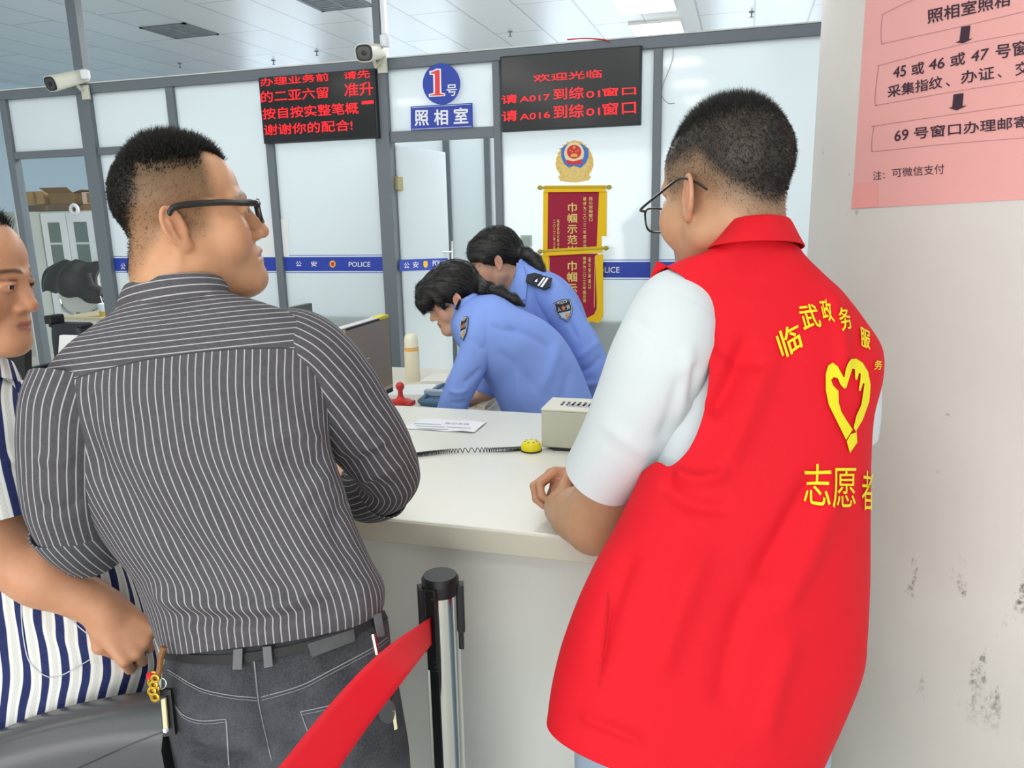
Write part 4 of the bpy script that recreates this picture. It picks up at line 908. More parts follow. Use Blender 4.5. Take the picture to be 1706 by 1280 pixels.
def gridfaces(nu, nv, closed=True):
    m = nu if closed else nu + 1; j, i = np.meshgrid(np.arange(nv), np.arange(nu), indexing='ij'); i = i.ravel(); j = j.ravel(); i2 = (i + 1) % m
    return np.c_[j * m + i, j * m + i2, (j + 1) * m + i2, (j + 1) * m + i]
def loft(rings, nu=220, nv=170, e=2.4):
    """rings: (Lx,Ly,Rx,Ry, dL,dR, near thickness, far thickness, sag px). Each ring is a real closed section at its own depth."""
    R_ = spline(np.array(rings, float), nv + 1); th = np.linspace(0, 2 * math.pi, nu + 1)[:-1] - math.pi / 2
    V = np.zeros((nv + 1, nu, 3)); cx = np.sign(np.cos(th)) * np.abs(np.cos(th)) ** (2 / e); sy = np.sign(np.sin(th)) * np.abs(np.sin(th)) ** (2 / e)
    for j, (lx, ly, rx, ry, dl, dr, tn, tf, sag) in enumerate(R_):
        A = at(lx, ly, dl); B = at(rx, ry, dr); c = (A + B) / 2; w = (B - A) / 2; n = nz(c - C0)
        t = np.where(sy < 0, tn, tf)[:, None]
        V[j] = c + w * cx[:, None] + n * (sy[:, None] * t) + CU * (sy[:, None] * sag * (dl + dr) / 2 / F)
    seg = np.linalg.norm(np.roll(V, -1, 1) - V, axis=2); u = np.cumsum(seg, 1) - seg; u = np.where(np.arange(nu)[None] > nu // 2, u - seg.sum(1)[:, None], u)
    dv = np.linalg.norm(V[1:] - V[:-1], axis=2).mean(1); v = np.r_[0, np.cumsum(dv)][:, None] * np.ones((1, nu))
    return V.reshape(-1, 3), gridfaces(nu, nv), np.c_[u.ravel(), v.ravel()]
def sleeve(path, nu=90, nv=120, e=2.0, flat=None):
    """path rows: px, py, depth, radius (m)"""
    P_ = spline(np.array([[*at(a, b, d), r] for a, b, d, r in path]), nv + 1); C = P_[:, :3]; r = P_[:, 3]
    T = np.gradient(C, axis=0); T /= np.linalg.norm(T, axis=1)[:, None]; x = nz(np.cross(T[0], FWD)); th = np.linspace(0, 2 * math.pi, nu + 1)[:-1]; V = []
    for i in range(nv + 1):
        x = nz(x - T[i] * (x @ T[i])); y = np.cross(T[i], x); V.append(C[i] + r[i] * (np.cos(th)[:, None] * x + np.sin(th)[:, None] * y))
    V = np.array(V); L = np.r_[0, np.cumsum(np.linalg.norm(np.diff(C, axis=0), axis=1))]
    uv = np.c_[np.tile(th * r.mean(), nv + 1), np.repeat(L, nu)]
    return V.reshape(-1, 3), gridfaces(nu, nv), uv
def segdist(p, poly):
    """distance (px) of points p to a polyline and the parameter along it"""
    poly = np.asarray(poly, float); best = np.full(len(p), 1e9); tb = np.zeros(len(p)); q = np.zeros_like(p); n = len(poly) - 1
    for i in range(n):
        a, b = poly[i], poly[i + 1]; d = b - a; t = np.clip(((p - a) @ d) / (d @ d), 0, 1); c = a + t[:, None] * d; r = np.linalg.norm(p - c, axis=1); m = r < best
        best[m] = r[m]; tb[m] = (i + t[m]) / n; q[m] = c[m]
    return best, tb, q
def inside(p, poly):
    poly = np.asarray(poly, float); r = np.zeros(len(p), bool); j = len(poly) - 1
    for i in range(len(poly)):
        a, b = poly[i], poly[j]; m = ((a[1] > p[:, 1]) != (b[1] > p[:, 1])) & (p[:, 0] < (b[0] - a[0]) * (p[:, 1] - a[1]) / (b[1] - a[1] + 1e-9) + a[0]); r ^= m; j = i
    return r
def wave(V, amp, scale, seed=0):
    rg = np.random.default_rng(seed); out = np.zeros(len(V))
    for k in range(7):
        d = rg.normal(size=3); d /= np.linalg.norm(d); out += np.sin(V @ d * scale * (0.7 + 0.25 * k) * 2 * math.pi + rg.uniform(0, 6.28)) / (1 + .35 * k)
    return amp * out / 3
def folds(V, Fs, fl, amp0=0.0, sc0=6.0, seed=1):
    """push cloth out (or in) along soft creases given as curves over the visible side"""
    N = vnormals(V, Fs); x, y, d = proj_many(V); p = np.c_[x, y]; near = np.einsum('ij,ij->i', N, V - C0) < 0; disp = wave(V, amp0, sc0, seed)
    if np.einsum('ij,ij->i', N, V - V.mean(0)).mean() < 0: N = -N; near = ~near
    for poly, amp, wd in fl:
        poly = spline(np.array(poly, float), 24) if len(poly) > 2 else np.array(poly, float)
        r, t, _ = segdist(p, poly); disp += np.where(near, amp * np.exp(-(r / wd) ** 2) * sstep(0, .22, t) * sstep(0, .22, 1 - t), 0)
    return V + N * disp[:, None]
def proj_many(V):
    q = V - C0; d = q @ FWD; return W / 2 + F * (q @ CR) / d, H / 2 - F * (q @ CU) / d, d
def strands(name, V, N, wt, length, direc, n, rad, m, parent, seed=3, seg=2, jitter=.25, wob=.0):
    """short tapered hairs rooted on the scalp"""
    rg = np.random.default_rng(seed); wt = wt ** 1.6; ok = np.nonzero(wt > .06)[0]; p_ = wt[ok] / wt[ok].sum(); i = rg.choice(ok, n, p=p_)
    P_ = V[i] + rg.normal(size=(n, 3)) * .0012 - N[i] * .001; L = length[i] * rg.uniform(.65, 1.15, n); D = direc[i] + rg.normal(size=(n, 3)) * jitter; D /= np.linalg.norm(D, axis=1)[:, None]
    D2 = D + rg.normal(size=(n, 3)) * (.25 + wob) - np.array([0, 0, .12]); D2 /= np.linalg.norm(D2, axis=1)[:, None]
    x = np.cross(D, rg.normal(size=(n, 3))); x /= np.linalg.norm(x, axis=1)[:, None]; y = np.cross(D, x)
    rr = rad * rg.uniform(.7, 1.2, n); c3 = [(math.cos(a), math.sin(a)) for a in (0, 2.094, 4.189)]
    mid = P_ + D * (L * .5)[:, None]; tip = mid + D2 * (L * .55)[:, None]
    VV = np.stack([P_ + rr[:, None] * (a * x + b * y) for a, b in c3] + [mid + .75 * rr[:, None] * (a * x + b * y) for a, b in c3] + [tip], 1).reshape(-1, 3)
    f = []
    for k in range(3): f += [(k, (k + 1) % 3, 3 + (k + 1) % 3), (k, 3 + (k + 1) % 3, 3 + k), (3 + k, 3 + (k + 1) % 3, 6)]
    Fs = (np.array(f)[None] + (np.arange(n) * 7)[:, None, None]).reshape(-1, 3)
    return mk(name, VV, Fs, m, parent, smooth=True)
SK = {}
def blend(T, m, col): c = np.array(lin(col)); return T * (1 - m[:, None]) + c * m[:, None]
def face_tint(L, base, lip='b0705c', blush='d08a6c', brow=None, shade=None):
    """skin colours in head coordinates: lips, brows, warm cheeks and ears"""
    n = len(L); T = np.tile(np.array(lin(base)), (n, 1)); g = lambda c, r: np.exp(-(((L - np.array(c)) / np.array(r)) ** 2).sum(1)); ax = np.abs(L[:, 0])
    A = np.c_[ax, L[:, 1], L[:, 2]]; ga = lambda c, r: np.exp(-(((A - np.array(c)) / np.array(r)) ** 2).sum(1))
    T = blend(T, .5 * ga((.045, .07, -.03), (.03, .03, .025)), blush); T = blend(T, .55 * ga((.086, -.012, 0), (.012, .03, .035)), blush); T = blend(T, .4 * g((0, .115, -.034), (.015, .02, .012)), blush)
    lipm = sstep(.0, .35, np.exp(-(L[:, 0] / .023) ** 4 - ((L[:, 2] + .0695) / .0095) ** 4) - .25) * (L[:, 1] > .083)
    T = blend(T, .8 * lipm, lip)
    if brow:
        bz = .0265 + .003 * np.sin(ax * 60); bm = np.exp(-((L[:, 2] - bz) / .0042) ** 4) * sstep(.008, .014, ax) * sstep(.056, .046, ax) * (L[:, 1] > .055); T = blend(T, .85 * bm, brow)
    return T
M_hair = mat('black_hair', '16130f', 0.45, spec=0.35); M_hairgrey = mat('soft_black_hair', '24221f', 0.5, spec=0.4)
M_hairfade = mat('faded_hair', '33291b', 0.6, spec=0.2)
M_eye = mat('eye_white', 'd8d2c8', 0.2); M_iris = mat('iris_dark', '1c100a', 0.1); M_fr = mat('glasses_black', '17191c', 0.25)
M_skin = attr_mat('skin', 0.42, 0.35, bump=0.12, bscale=420, sub=0.10, var=0.08)
def eyes(fr, parent, look=(0, 1, 0)):
    for s in (-1, 1):
        c = fr.wld((s * .031, .0797, .0025)); b = MB(); f = nz(fr.M @ nz(look)); r = .0122 * fr.k
        prof = [(r * math.sin(a), -r * math.cos(a)) for a in np.linspace(.05, math.pi - .05, 14)]
        e = MB().lathe(prof, c, 20, f).build('eye', M_eye, parent, smooth=True)
        MB().lathe([(.0068 * fr.k, r * .845), (.0060 * fr.k, r * .93), (.0035 * fr.k, r * .995), (.0004, r * 1.012)], c, 18, f).build('iris', M_iris, e, smooth=True)
def glasses(fr, parent, w=.064, half_rim=False, z0=.004, y=.108, ear_y=-.004, ear_z=.022, xr=.079, h=.017, r=.0022, tm=.0022, tip=1.0):
    g = bpy.data.objects.new('glasses', None); COL.objects.link(g); g.parent = parent; ORG[g.name] = ORG[parent.name]
    fm = MB(); wl = fr.wld
    for s in (-1, 1):
        cx, a, b = s * .036, .029, h; ang = np.linspace(0, 2 * math.pi, 41)[:-1]; e = 3.2
        loop = [wl((cx + a * np.sign(math.cos(t)) * abs(math.cos(t)) ** (2 / e), y - abs(cx + a * np.sign(math.cos(t)) * abs(math.cos(t)) ** (2 / e)) ** 2 * 2.6, z0 + b * np.sign(math.sin(t)) * abs(math.sin(t)) ** (2 / e))) for t in ang]
        fm.tube(loop, r * fr.k, 8, True); SKl = loop
        MB().add(loop, [tuple(range(40))]).build('lens', M_glasslens, g)
        tpath = spline([wl(p) for p in ((s * .0655, y - .0112, z0 + b * .7), (s * (xr - .003), y - .022, z0 + b * .8), (s * xr, .045, (z0 + b * .8 + ear_z) / 2 + .002), (s * (xr + .001), ear_y + .006, ear_z), (s * (xr + .001 - .004 * (1 - tip)), ear_y - .022 * tip, ear_z - .010), (s * (xr - .002 - .008 * (1 - tip)), ear_y - .042 * tip, ear_z - .026))], 40)
        MB().tube(tpath, np.linspace(tm * 1.25, tm, 40) * fr.k, 8).build('temple_arm', M_fr, g, smooth=True)
    fm.tube(spline([wl(p) for p in ((-.009, y, z0 + h * .5), (0, y + .003, z0 + h * .62), (.009, y, z0 + h * .5))], 9), r * fr.k, 8)
    fm.build('frame', M_fr, g, smooth=True); return g
def lens_mat():
    m = bpy.data.materials.new('spectacle_lens'); m.use_nodes = True; t = NT(m); t.n.clear(); out = t.new('ShaderNodeOutputMaterial'); a = t.new('ShaderNodeBsdfTransparent', i_Color=(.97, .99, .98, 1)); b = t.new('ShaderNodeBsdfGlossy', i_Roughness=.03)
    x = t.new('ShaderNodeMixShader', i_0=.10); t.link(a.outputs[0], x.inputs[1]); t.link(b.outputs[0], x.inputs[2]); t.link(x.outputs[0], out.inputs[0]); return m
M_glasslens = lens_mat()
def stripe_mat(name, base, line, period, width, attr=False, wob=0.0, seam=None):
    m = mat(name, base, 0.8, spec=0.2, bump=0.12, bscale=900); t = NT(m); b = t.n['Principled BSDF']; uv = t.new('ShaderNodeUVMap'); sp = t.new('ShaderNodeSeparateXYZ'); t.link(uv.outputs[0], sp.inputs[0]); u = sp.outputs[0]
    if wob: u = t.math('ADD', u, t.math('MULTIPLY', t.math('SUBTRACT', t.noise(7, 2), .5), wob))
    if attr:
        a = t.new('ShaderNodeAttribute', attribute_name='yoke'); k = t.math('GREATER_THAN', a.outputs['Fac'], 0.0); u = t.math('ADD', t.math('MULTIPLY', u, t.math('SUBTRACT', 1.0, k)), t.math('MULTIPLY', sp.outputs[1], k))
    f = t.math('ABSOLUTE', t.math('SUBTRACT', t.math('FRACT', t.math('DIVIDE', u, period)), .5))
    ln_ = t.ramp(f, width / period / 2 * 1.25, width / period / 2 * .75)
    wv = t.ramp(t.noise(160, 3, .7), .35, .7); base_ = t.mix(wv, tuple(x * .86 for x in lin(base)), tuple(x * 1.12 for x in lin(base)))
    c = t.mix(ln_, base_, lin(line))
    if attr: c = t.mix(t.ramp(t.math('ABSOLUTE', a.outputs['Fac']), 1.6, .6), c, tuple(x * .55 for x in lin(base)))
    t.link(c, b.inputs['Base Color']); return m
def feet(parent_org, x0, y0, ang, name_parent, m_shoe):
    for s in (-1, 1):
        c = np.array([x0, y0, 0]); a = math.radians(ang); f = np.array([math.cos(a), math.sin(a), 0]); r = np.array([math.sin(a), -math.cos(a), 0]); S_ = Sdf()
        o = c + r * s * .10; S_.cap(o + f * -.06 + [0, 0, .04], o + f * .12 + [0, 0, .032], .042, .036, .03); S_.cap(o + f * -.05 + [0, 0, .05], o + f * -.05 + [0, 0, .11], .04, .042, .03)
        V, Q = S_.mesh(.008); V[:, 2] = np.maximum(V[:, 2], 0.0); mk('shoe', V, Q, m_shoe, name_parent, smooth=True)
# ================================================================== MAN IN THE STRIPED SHIRT
GY = 0.0
def leg_line(p, zs, rs, S, k=.05):
    p = np.asarray(p, float); S.chain([np.array([p[0] + dx, p[1] + dy, z]) for z, dx, dy in zs], rs, k)
M_shirt = stripe_mat('pinstripe_grey', '57555a', 'b4b4b9', .0112, .0017, attr=True, wob=.006)
M_denim = mat('dark_denim', '3b3d42', 0.85, spec=0.2, bump=0.3, bscale=1400)
def denim(m):
    t = NT(m); f = t.ramp(t.noise(9, 5, .6), .35, .7); g = t.ramp(t.noise(300, 2, .7), .3, .7)
    t.link(t.mix(t.math('ADD', t.math('MULTIPLY', f, .65), t.math('MULTIPLY', g, .35)), lin('2c2e33'), lin('5c5f65')), t.n['Principled BSDF'].inputs['Base Color'])
denim(M_denim); M_stitch = mat('stitching', '8e9094', 0.8); M_shoe = mat('black_shoe', '17171a', 0.4)
Mh = facing(300, 83, -8, 0); sH = .98; ear = at(291, 379, 1.075)
FH = Frame(ear - Mh @ (np.array([.0835, -.024, -.004]) * sH), Mh, sH)
S = Sdf(); add_head(S, FH, chub=1.09, nose=1.1, ear_y=-.024, back=.022, neck=[((0, -.02, -.045), (0, -.035, -.11), .060, .060)])
Pm = lambda x, y, d: at(x, y, d)
S.chain([Pm(296, 455, 1.15), Pm(296, 530, 1.175), Pm(310, 640, 1.21), Pm(330, 750, 1.22), Pm(395, 900, 1.23), Pm(452, 1060, 1.23)], [.060, .048, .065, .085, .088, .092], .03)
S.cap(Pm(150, 660, 1.19), Pm(480, 610, 1.21), .042, .042, .03)
elL = Pm(122, 858, 1.19); hL = atz(330, 905, 1.02); hL = np.array([hL[0], 1.42, 1.05])
elR = Pm(648, 792, 1.40); hR0 = atz(545, 818, 1.015); hR = np.array([hR0[0], hR0[1] + .05, 1.05])
S.chain([Pm(132, 680, 1.17), elL, elL * .35 + hL * .65 + [0, 0, .01], hL], [.042, .040, .036, .028], .02)
wq = Pm(580, 818, 1.50); S.chain([Pm(515, 630, 1.21), elR, Pm(608, 815, 1.465), wq, hR], [.042, .040, .040, .036, .028], .02)
def handframe(w, to, back):
    y = nz(np.asarray(to) - w); z = nz(np.asarray(back) - y * (np.asarray(back) @ y)); return np.c_[np.cross(y, z), y, z]
rel = [(.022, .01, -.006), (.046, .045, -.016), (.050, .075, -.020), (.044, .098, -.024)]
add_hand(S, Frame(hL, handframe(hL, hL + [.6, .25, -.02], (0, 0, 1)), .95), (18, 22, 14), rel, mir=-1)
add_hand(S, Frame(hR, handframe(hR, hR + [-.9, .3, -.02], (0, 0, 1)), .95), (18, 22, 14), rel)
hipL, hipR = Pm(375, 1120, 1.24), Pm(545, 1100, 1.24)
for q, dx in ((hipL, -.02), (hipR, .02)): leg_line(q, [(q[2], 0, 0), (.48, dx, .02), (.10, dx, -.02)], [.088, .058, .045], S)
V, Q = S.mesh(.003); L = FH.loc(V); N = vnormals(V, Q); Nl = N @ Mh
T = face_tint(L, 'd09c76', lip='b47f72', blush='d58e70', brow='2a1d14')
ax = np.abs(L[:, 0]); y, z = L[:, 1], L[:, 2]
head = (z > -.11) & (np.linalg.norm(L, axis=1) < .2)
nzv = wave(L, .006, 45, 3); zb = .092 - np.clip(-y - .048, 0, .07) * 2.9 + nzv
top = sstep(-.036, .026, z - zb) * sstep(.008, -.004, y - (.078 - .042 * sstep(.012, .05, ax) )) * head * sstep(-.074, -.062, z)
zl = np.where(y > -.022, -.022, -.012 + (y + .042) * 1.15); earm = np.exp(-((ax - .09) / .016) ** 2 - ((y + .028) / .022) ** 2 - (z / .034) ** 2)
side = sstep(-.012, .018, z - zl) * sstep(.010, -.016, y - np.where(z > .03, .046, .030)) * head * (1 - sstep(.2, .5, earm))
T = blend(T, (.45 + .38 * sstep(-.02, .08, z)) * side, '4e4029'); T = blend(T, .93 * top, '15120f')
jaw = np.exp(-((z + .085) / .03) ** 2) * (y > .02) * head; T = blend(T, .16 * jaw, '7d6a5c')
man1 = mk('person', V, Q, M_skin, org=((hipL + hipR)[0] / 2, (hipL + hipR)[1] / 2, 0), smooth=True, attrs={'tint': T})
tag(man1, 'man in grey pinstriped shirt, dark jeans and glasses leaning on the counter, looking right', 'person')
eyes(FH, man1); glasses(FH, man1, z0=-.001, h=.017, r=.0026, tm=.0040, xr=.083, y=.112, ear_z=.024, ear_y=-.018, tip=.45)
up = Nl * .8 + np.array([0, .35, .5]); up /= np.linalg.norm(up, axis=1)[:, None]; dr = up @ Mh.T
lay = (Nl * .35 + np.array([0, -.5, -.8])); lay /= np.linalg.norm(lay, axis=1)[:, None]; dl = lay @ Mh.T
hr = strands('hair', V, N, top, .004 + .017 * sstep(.06, .12, z) * sstep(-.09, -.01, y), dr, 18000, .00055, M_hair, man1, 5, jitter=.3)
strands('short_hair', V, N, np.clip(side - top, 0, 1), np.full(len(V), .005), (N * .35 + dl), 2600, .00018, M_hairfade, hr, 6)
# shirt
rings = [(268, 1076, 634, 1020, 1.22, 1.22, .118, .11, 22), (256, 1046, 640, 1000, 1.22, 1.22, .126, .12, 22), (243, 1012, 638, 968, 1.22, 1.22, .128, .12, 20), (222, 962, 613, 925, 1.215, 1.215, .122, .12, 16),
         (176, 905, 590, 872, 1.21, 1.21, .120, .12, 12), (126, 835, 572, 812, 1.205, 1.205, .120, .12, 8), (92, 770, 550, 745, 1.20, 1.20, .120, .12, 5), (72, 715, 546, 690, 1.19, 1.20, .118, .12, 2),
         (62, 668, 545, 630, 1.185, 1.195, .114, .11, 0), (76, 620, 535, 570, 1.18, 1.19, .104, .10, -3), (112, 577, 505, 532, 1.17, 1.18, .09, .085, -6), (152, 547, 440, 506, 1.165, 1.17, .08, .07, -9), (186, 524, 392, 494, 1.16, 1.16, .074, .065, -12), (200, 512, 372, 486, 1.16, 1.16, .068, .06, -12)]
V, Fq, uv = loft(rings, 260, 220, 2.5)
fl = [([(120, 700), (190, 800), (290, 900), (400, 975)], -.006, 20), ([(150, 660), (260, 790), (380, 900), (520, 985)], .005, 22), ([(300, 700), (370, 830), (470, 930)], -.004, 22),
      ([(545, 735), (490, 725), (430, 745)], .007, 13), ([(548, 760), (505, 775), (455, 770)], -.006, 11), ([(560, 790), (520, 815), (480, 860)], .005, 12), ([(578, 820), (560, 880), (590, 940)], -.005, 14),
      ([(232, 972), (320, 1004), (450, 1008), (560, 975)], .010, 14), ([(262, 1018), (360, 1035), (470, 1030), (600, 990)], -.007, 11), ([(430, 960), (520, 1000), (600, 1010)], -.006, 12), ([(480, 900), (560, 960), (625, 985)], .006, 14),
      ([(255, 985), (300, 1020), (330, 1060)], .004, 10), ([(160, 640), (150, 720), (170, 800)], -.004, 16), ([(420, 610), (470, 680), (520, 720)], .004, 18), ([(300, 610), (320, 700)], -.003, 16)]
V = folds(V, Fq, fl, .0022, 5.5, 4)
px, py, dd = proj_many(V); seam = [(40, 664), (94, 643), (130, 629), (164, 618), (240, 600), (328, 587), (400, 581), (472, 580), (515, 584), (600, 592)]
r, t, q = segdist(np.c_[px, py], seam); yk = np.where(py < q[:, 1], r, -r)
G = Grid().add(V, Fq, uv, yoke=yk)
for path, fls in (([(128, 640, 1.165, .066), (112, 690, 1.15, .066), (108, 760, 1.15, .062), (112, 830, 1.165, .060), (128, 880, 1.20, .056), (152, 902, 1.25, .053)], [([(55, 760), (90, 770), (130, 760)], .004, 10), ([(60, 840), (100, 850), (140, 835)], -.004, 9)]),
                  ([(452, 566, 1.17, .050), (500, 588, 1.18, .066), (546, 640, 1.215, .072), (590, 700, 1.26, .068), (628, 752, 1.325, .062), (648, 786, 1.385, .056), (642, 806, 1.42, .054), (624, 816, 1.45, .055), (610, 816, 1.465, .055)],
                   [([(560, 760), (600, 770), (660, 735)], -.005, 9), ([(590, 800), (630, 790), (685, 770)], .006, 9), ([(540, 620), (580, 690), (640, 760)], .004, 12), ([(600, 640), (640, 720)], -.004, 10), ([(560, 700), (590, 720), (640, 700)], .004, 9), ([(610, 800), (640, 815), (680, 800)], -.005, 7), ([(575, 720), (610, 745), (655, 725)], .005, 8)])):
    v, f, u = sleeve(path, 110, 150); v = folds(v, f, fls, .0016, 9, 9); G.add(v, f, u, yoke=-200.0)
V, Fq, uv = loft([(190, 526, 386, 497, 1.16, 1.16, .080, .07, -12), (192, 514, 384, 488, 1.16, 1.16, .081, .07, -14), (200, 490, 376, 472, 1.155, 1.155, .076, .066, -16), (207, 478, 366, 464, 1.15, 1.15, .069, .06, -14), (208, 484, 362, 470, 1.15, 1.15, .062, .055, -14)], 160, 40, 2.0)
G.add(V, Fq, uv, yoke=200.0)
shirt = G.build('shirt', M_shirt, man1, .0016)
sb = None
# rolled cuff of the left sleeve, collar band seam
M_cuff = stripe_mat('pinstripe_cuff', '55565b', 'b9babf', .0112, .0015)
v, f, u = sleeve([(112, 862, 1.185, .060), (132, 884, 1.205, .0605), (154, 903, 1.25, .058), (158, 908, 1.26, .054)], 90, 30); Grid().add(v, f, u).build('cuff', M_cuff, man1, .003)
v, f, u = sleeve([(640, 812, 1.435, .0585), (622, 818, 1.455, .0592), (607, 817, 1.47, .0575), (605, 817, 1.472, .050)], 90, 30); v = folds(v, f, [([(640, 790), (630, 820), (640, 845)], -.004, 6)], .0014, 14, 2); Grid().add(v, f, u).build('cuff', M_cuff, man1, .003)
# jeans
tr = [(280, 1062, 630, 1004, 1.22, 1.22, .105, .10, 20), (277, 1088, 644, 1030, 1.22, 1.22, .108, .105, 20), (272, 1130, 650, 1072, 1.225, 1.225, .118, .11, 22), (274, 1170, 658, 1120, 1.225, 1.225, .128, .115, 24), (284, 1215, 668, 1175, 1.22, 1.22, .128, .115, 26), (297, 1270, 678, 1240, 1.215, 1.215, .118, .11, 24), (308, 1330, 684, 1310, 1.21, 1.21, .10, .10, 10), (320, 1380, 680, 1360, 1.21, 1.21, .06, .06, 0)]
V, Fq, uv = loft(tr, 200, 150, 2.7); V = folds(V, Fq, [([(427, 1100), (432, 1165), (442, 1220), (452, 1270)], -.010, 12), ([(300, 1240), (360, 1262), (430, 1268)], -.008, 10), ([(470, 1265), (560, 1240), (640, 1200)], -.006, 12), ([(300, 1262), (380, 1278)], .006, 8)], .0022, 7, 12)
Gt = Grid().add(V, Fq, uv)
for q, dx in ((hipL, -.02), (hipR, .02)):
    pts = [np.array([q[0] + a * dx, q[1] + b, z]) for z, a, b in ((.82, 0, 0), (.62, .5, .01), (.40, 1, .02), (.12, 1, -.02))]; rr = [.098, .090, .078, .075]
    row = []
    for p_, r_ in zip(pts, rr): x_, y_, d_ = proj(p_); row.append((x_, y_, d_, r_))
    v, f, u = sleeve(row, 80, 60); Gt.add(v, f, u)
jeans = Gt.build('jeans', M_denim, man1)
jb = bvh_of(jeans); js = on_bvh(jb, .0012); js3 = on_bvh(jb, .004)
st_ = []
for p_ in ([(423, 1097), (429, 1162), (440, 1216), (452, 1262)], [(280, 1116), (332, 1146), (381, 1158), (427, 1163)], [(435, 1162), (500, 1143), (553, 1116), (618, 1081), (645, 1062)], [(281, 1154), (296, 1180), (311, 1194), (338, 1201), (377, 1198)], [(377, 1198), (379, 1230), (381, 1275)], [(501, 1186), (530, 1180), (560, 1172), (610, 1150)], [(501, 1186), (507, 1203), (516, 1230), (520, 1275)]):
    c_ = spline(np.array(p_, float), 30); letters('stitching', pxline(c_, 1.6) + pxline(c_ + [1.5, 5], .9), js, M_stitch, jeans)
M_belt = mat('black_belt', '0f1012', 0.6); bl_ = spline(np.array([(277, 1090), (330, 1098), (400, 1096), (500, 1079), (590, 1049), (640, 1026)], float), 60)
letters('belt', pxline(bl_, 15), js3, M_belt, man1)
M_loop = mat('denim_loop', '6c6e73', .85); 
for qd in ([(394, 1080), (408, 1078), (407, 1111), (392, 1112)], [(441, 1076), (455, 1074), (458, 1106), (444, 1108)], [(617, 1028), (628, 1026), (633, 1058), (624, 1060)]):
    lp = letters('belt_loop', [('poly', qd)], on_bvh(jb, .007), M_loop, jeans, lim=6); lp.modifiers.new('thickness', 'SOLIDIFY').thickness = .003
    letters('loop_tack', pxline([qd[3], qd[2]], 2.2), on_bvh(jb, .0085), M_stitch, lp)
letters('leather_patch', [('poly', [(513, 1072), (588, 1048), (591, 1067), (521, 1094)])], on_bvh(jb, .006), mat('dark_patch', '46484a', .6, var=.2, vscale=80), jeans, lim=6)
feet(None, *((hipL + hipR)[:2] / 2), 100, man1, M_shoe)
# key bunches clipped to his belt
M_brass = mat('brass_charm', 'c9a53a', .3, metal=.7); M_strap = mat('brown_strap', '8a5a30', .6); M_steel = mat('steel', 'b9bbb8', .25, metal=1.0)
dk_ = 1.125
kb_ = thing('key_bunch', at(262, 1190, dk_), 'bunch of keys with gold charms on a brown strap at the jeans\' left hip', 'keys')
pk = lambda x, y, d=dk_: at(x, y, d)
MB().tube(spline([pk(274, 1078), pk(268, 1095), pk(266, 1115), pk(262, 1130)], 16), .0045, 8).build('strap', M_strap, kb_, smooth=True)
MB().tube([pk(268 + 9 * math.cos(a), 1139 + 9 * math.sin(a)) for a in np.linspace(0, 6.283, 25)[:-1]], .0013, 6, True).build('ring', M_steel, kb_, smooth=True)
ch = MB()
for k in range(8):
    a = pk(256 + 3 * math.sin(k * 2.1), 1126 + k * 5.2, dk_ - .004 * (k % 2)); ch.tube([a + .005 * (math.cos(w_) * CR + math.sin(w_) * CU) for w_ in np.linspace(0, 6.283, 13)[:-1]], .0022, 6, True)
ch.build('charm_chain', M_brass, kb_, smooth=True); MB().lathe([(.001, -.006), (.006, -.003), (.006, .003), (.001, .006)], pk(251, 1126), 12).build('red_bead', M_red, kb_, smooth=True)
MB().poly([pk(268, 1166), pk(275, 1164), pk(279, 1213), pk(272, 1215)], FWD, .004).build('key', mat('pale_key', 'd8d2a8', .4), kb_); MB().poly([pk(266, 1150, dk_ + .008), pk(284, 1150, dk_ + .008), pk(292, 1226, dk_ + .008), pk(272, 1228, dk_ + .008)], FWD, .008).build('key_wallet', M_black, kb_)
MB().box(pk(276, 1217) - .003, pk(276, 1217) + .003, .001).build('key_tip', M_wtext, kb_)
dk_ = 1.115
k2 = thing('car_key', at(645, 1200, dk_), 'black car key fob and pale key hanging at the jeans\' right hip under red tape', 'keys')
MB().tube(spline([pk(621, 1056), pk(625, 1075), pk(628, 1090)], 10), .004, 8).build('clip', M_steel, k2, smooth=True); MB().tube([pk(636 + 6 * math.cos(a), 1157 + 7 * math.sin(a)) for a in np.linspace(0, 6.283, 21)], .0012, 6).build('key_ring', M_steel, k2, smooth=True)
MB().tube(spline([pk(628, 1088), pk(634, 1120), pk(637, 1150)], 10), .002, 6).build('cord', M_black, k2)
MB().poly(spline(np.array([pk(634, 1165), pk(652, 1168), pk(658, 1190), pk(650, 1206), pk(634, 1200), pk(630, 1180), pk(634, 1165)]), 30)[:-1], FWD, .010).build('fob', M_black, k2); MB().poly([pk(653, 1184), pk(658, 1185), pk(662, 1215), pk(657, 1217)], FWD, .003).build('key_blade', mat('bone_key', 'cfc9a4', .4), k2)
# ================================================================== VOLUNTEER IN THE RED VEST
Mv = facing(1215, -46, 11, 0); sV = 1.05; ear = at(1146, 328, 1.15)
FV = Frame(ear - Mv @ (np.array([-.0835, -.010, -.004]) * sV), Mv, sV)
S = Sdf(); add_head(S, FV, chub=1.1, neck=[((0, -.025, -.04), FV.loc(at(1258, 432, 1.215)[None])[0], .062, .054)])
S.chain([at(1256, 415, 1.21), at(1268, 460, 1.225), at(1285, 560, 1.24), at(1290, 760, 1.22), at(1230, 1000, 1.2), at(1200, 1180, 1.2)], [.052, .045, .06, .10, .11, .12], .02)
S.cap(at(1160, 530, 1.22), at(1390, 590, 1.26), .042, .042, .03)
elV = at(992, 866, 1.38); wrV = atz(934, 848, 1.022)
S.chain([at(1110, 570, 1.18), at(1040, 740, 1.25), elV], [.045, .052, .053], .03)
S.cap(elV, elV * .55 + wrV * .45, .053, .046, .03); S.cap(elV * .55 + wrV * .45, wrV, .046, .031, .03)
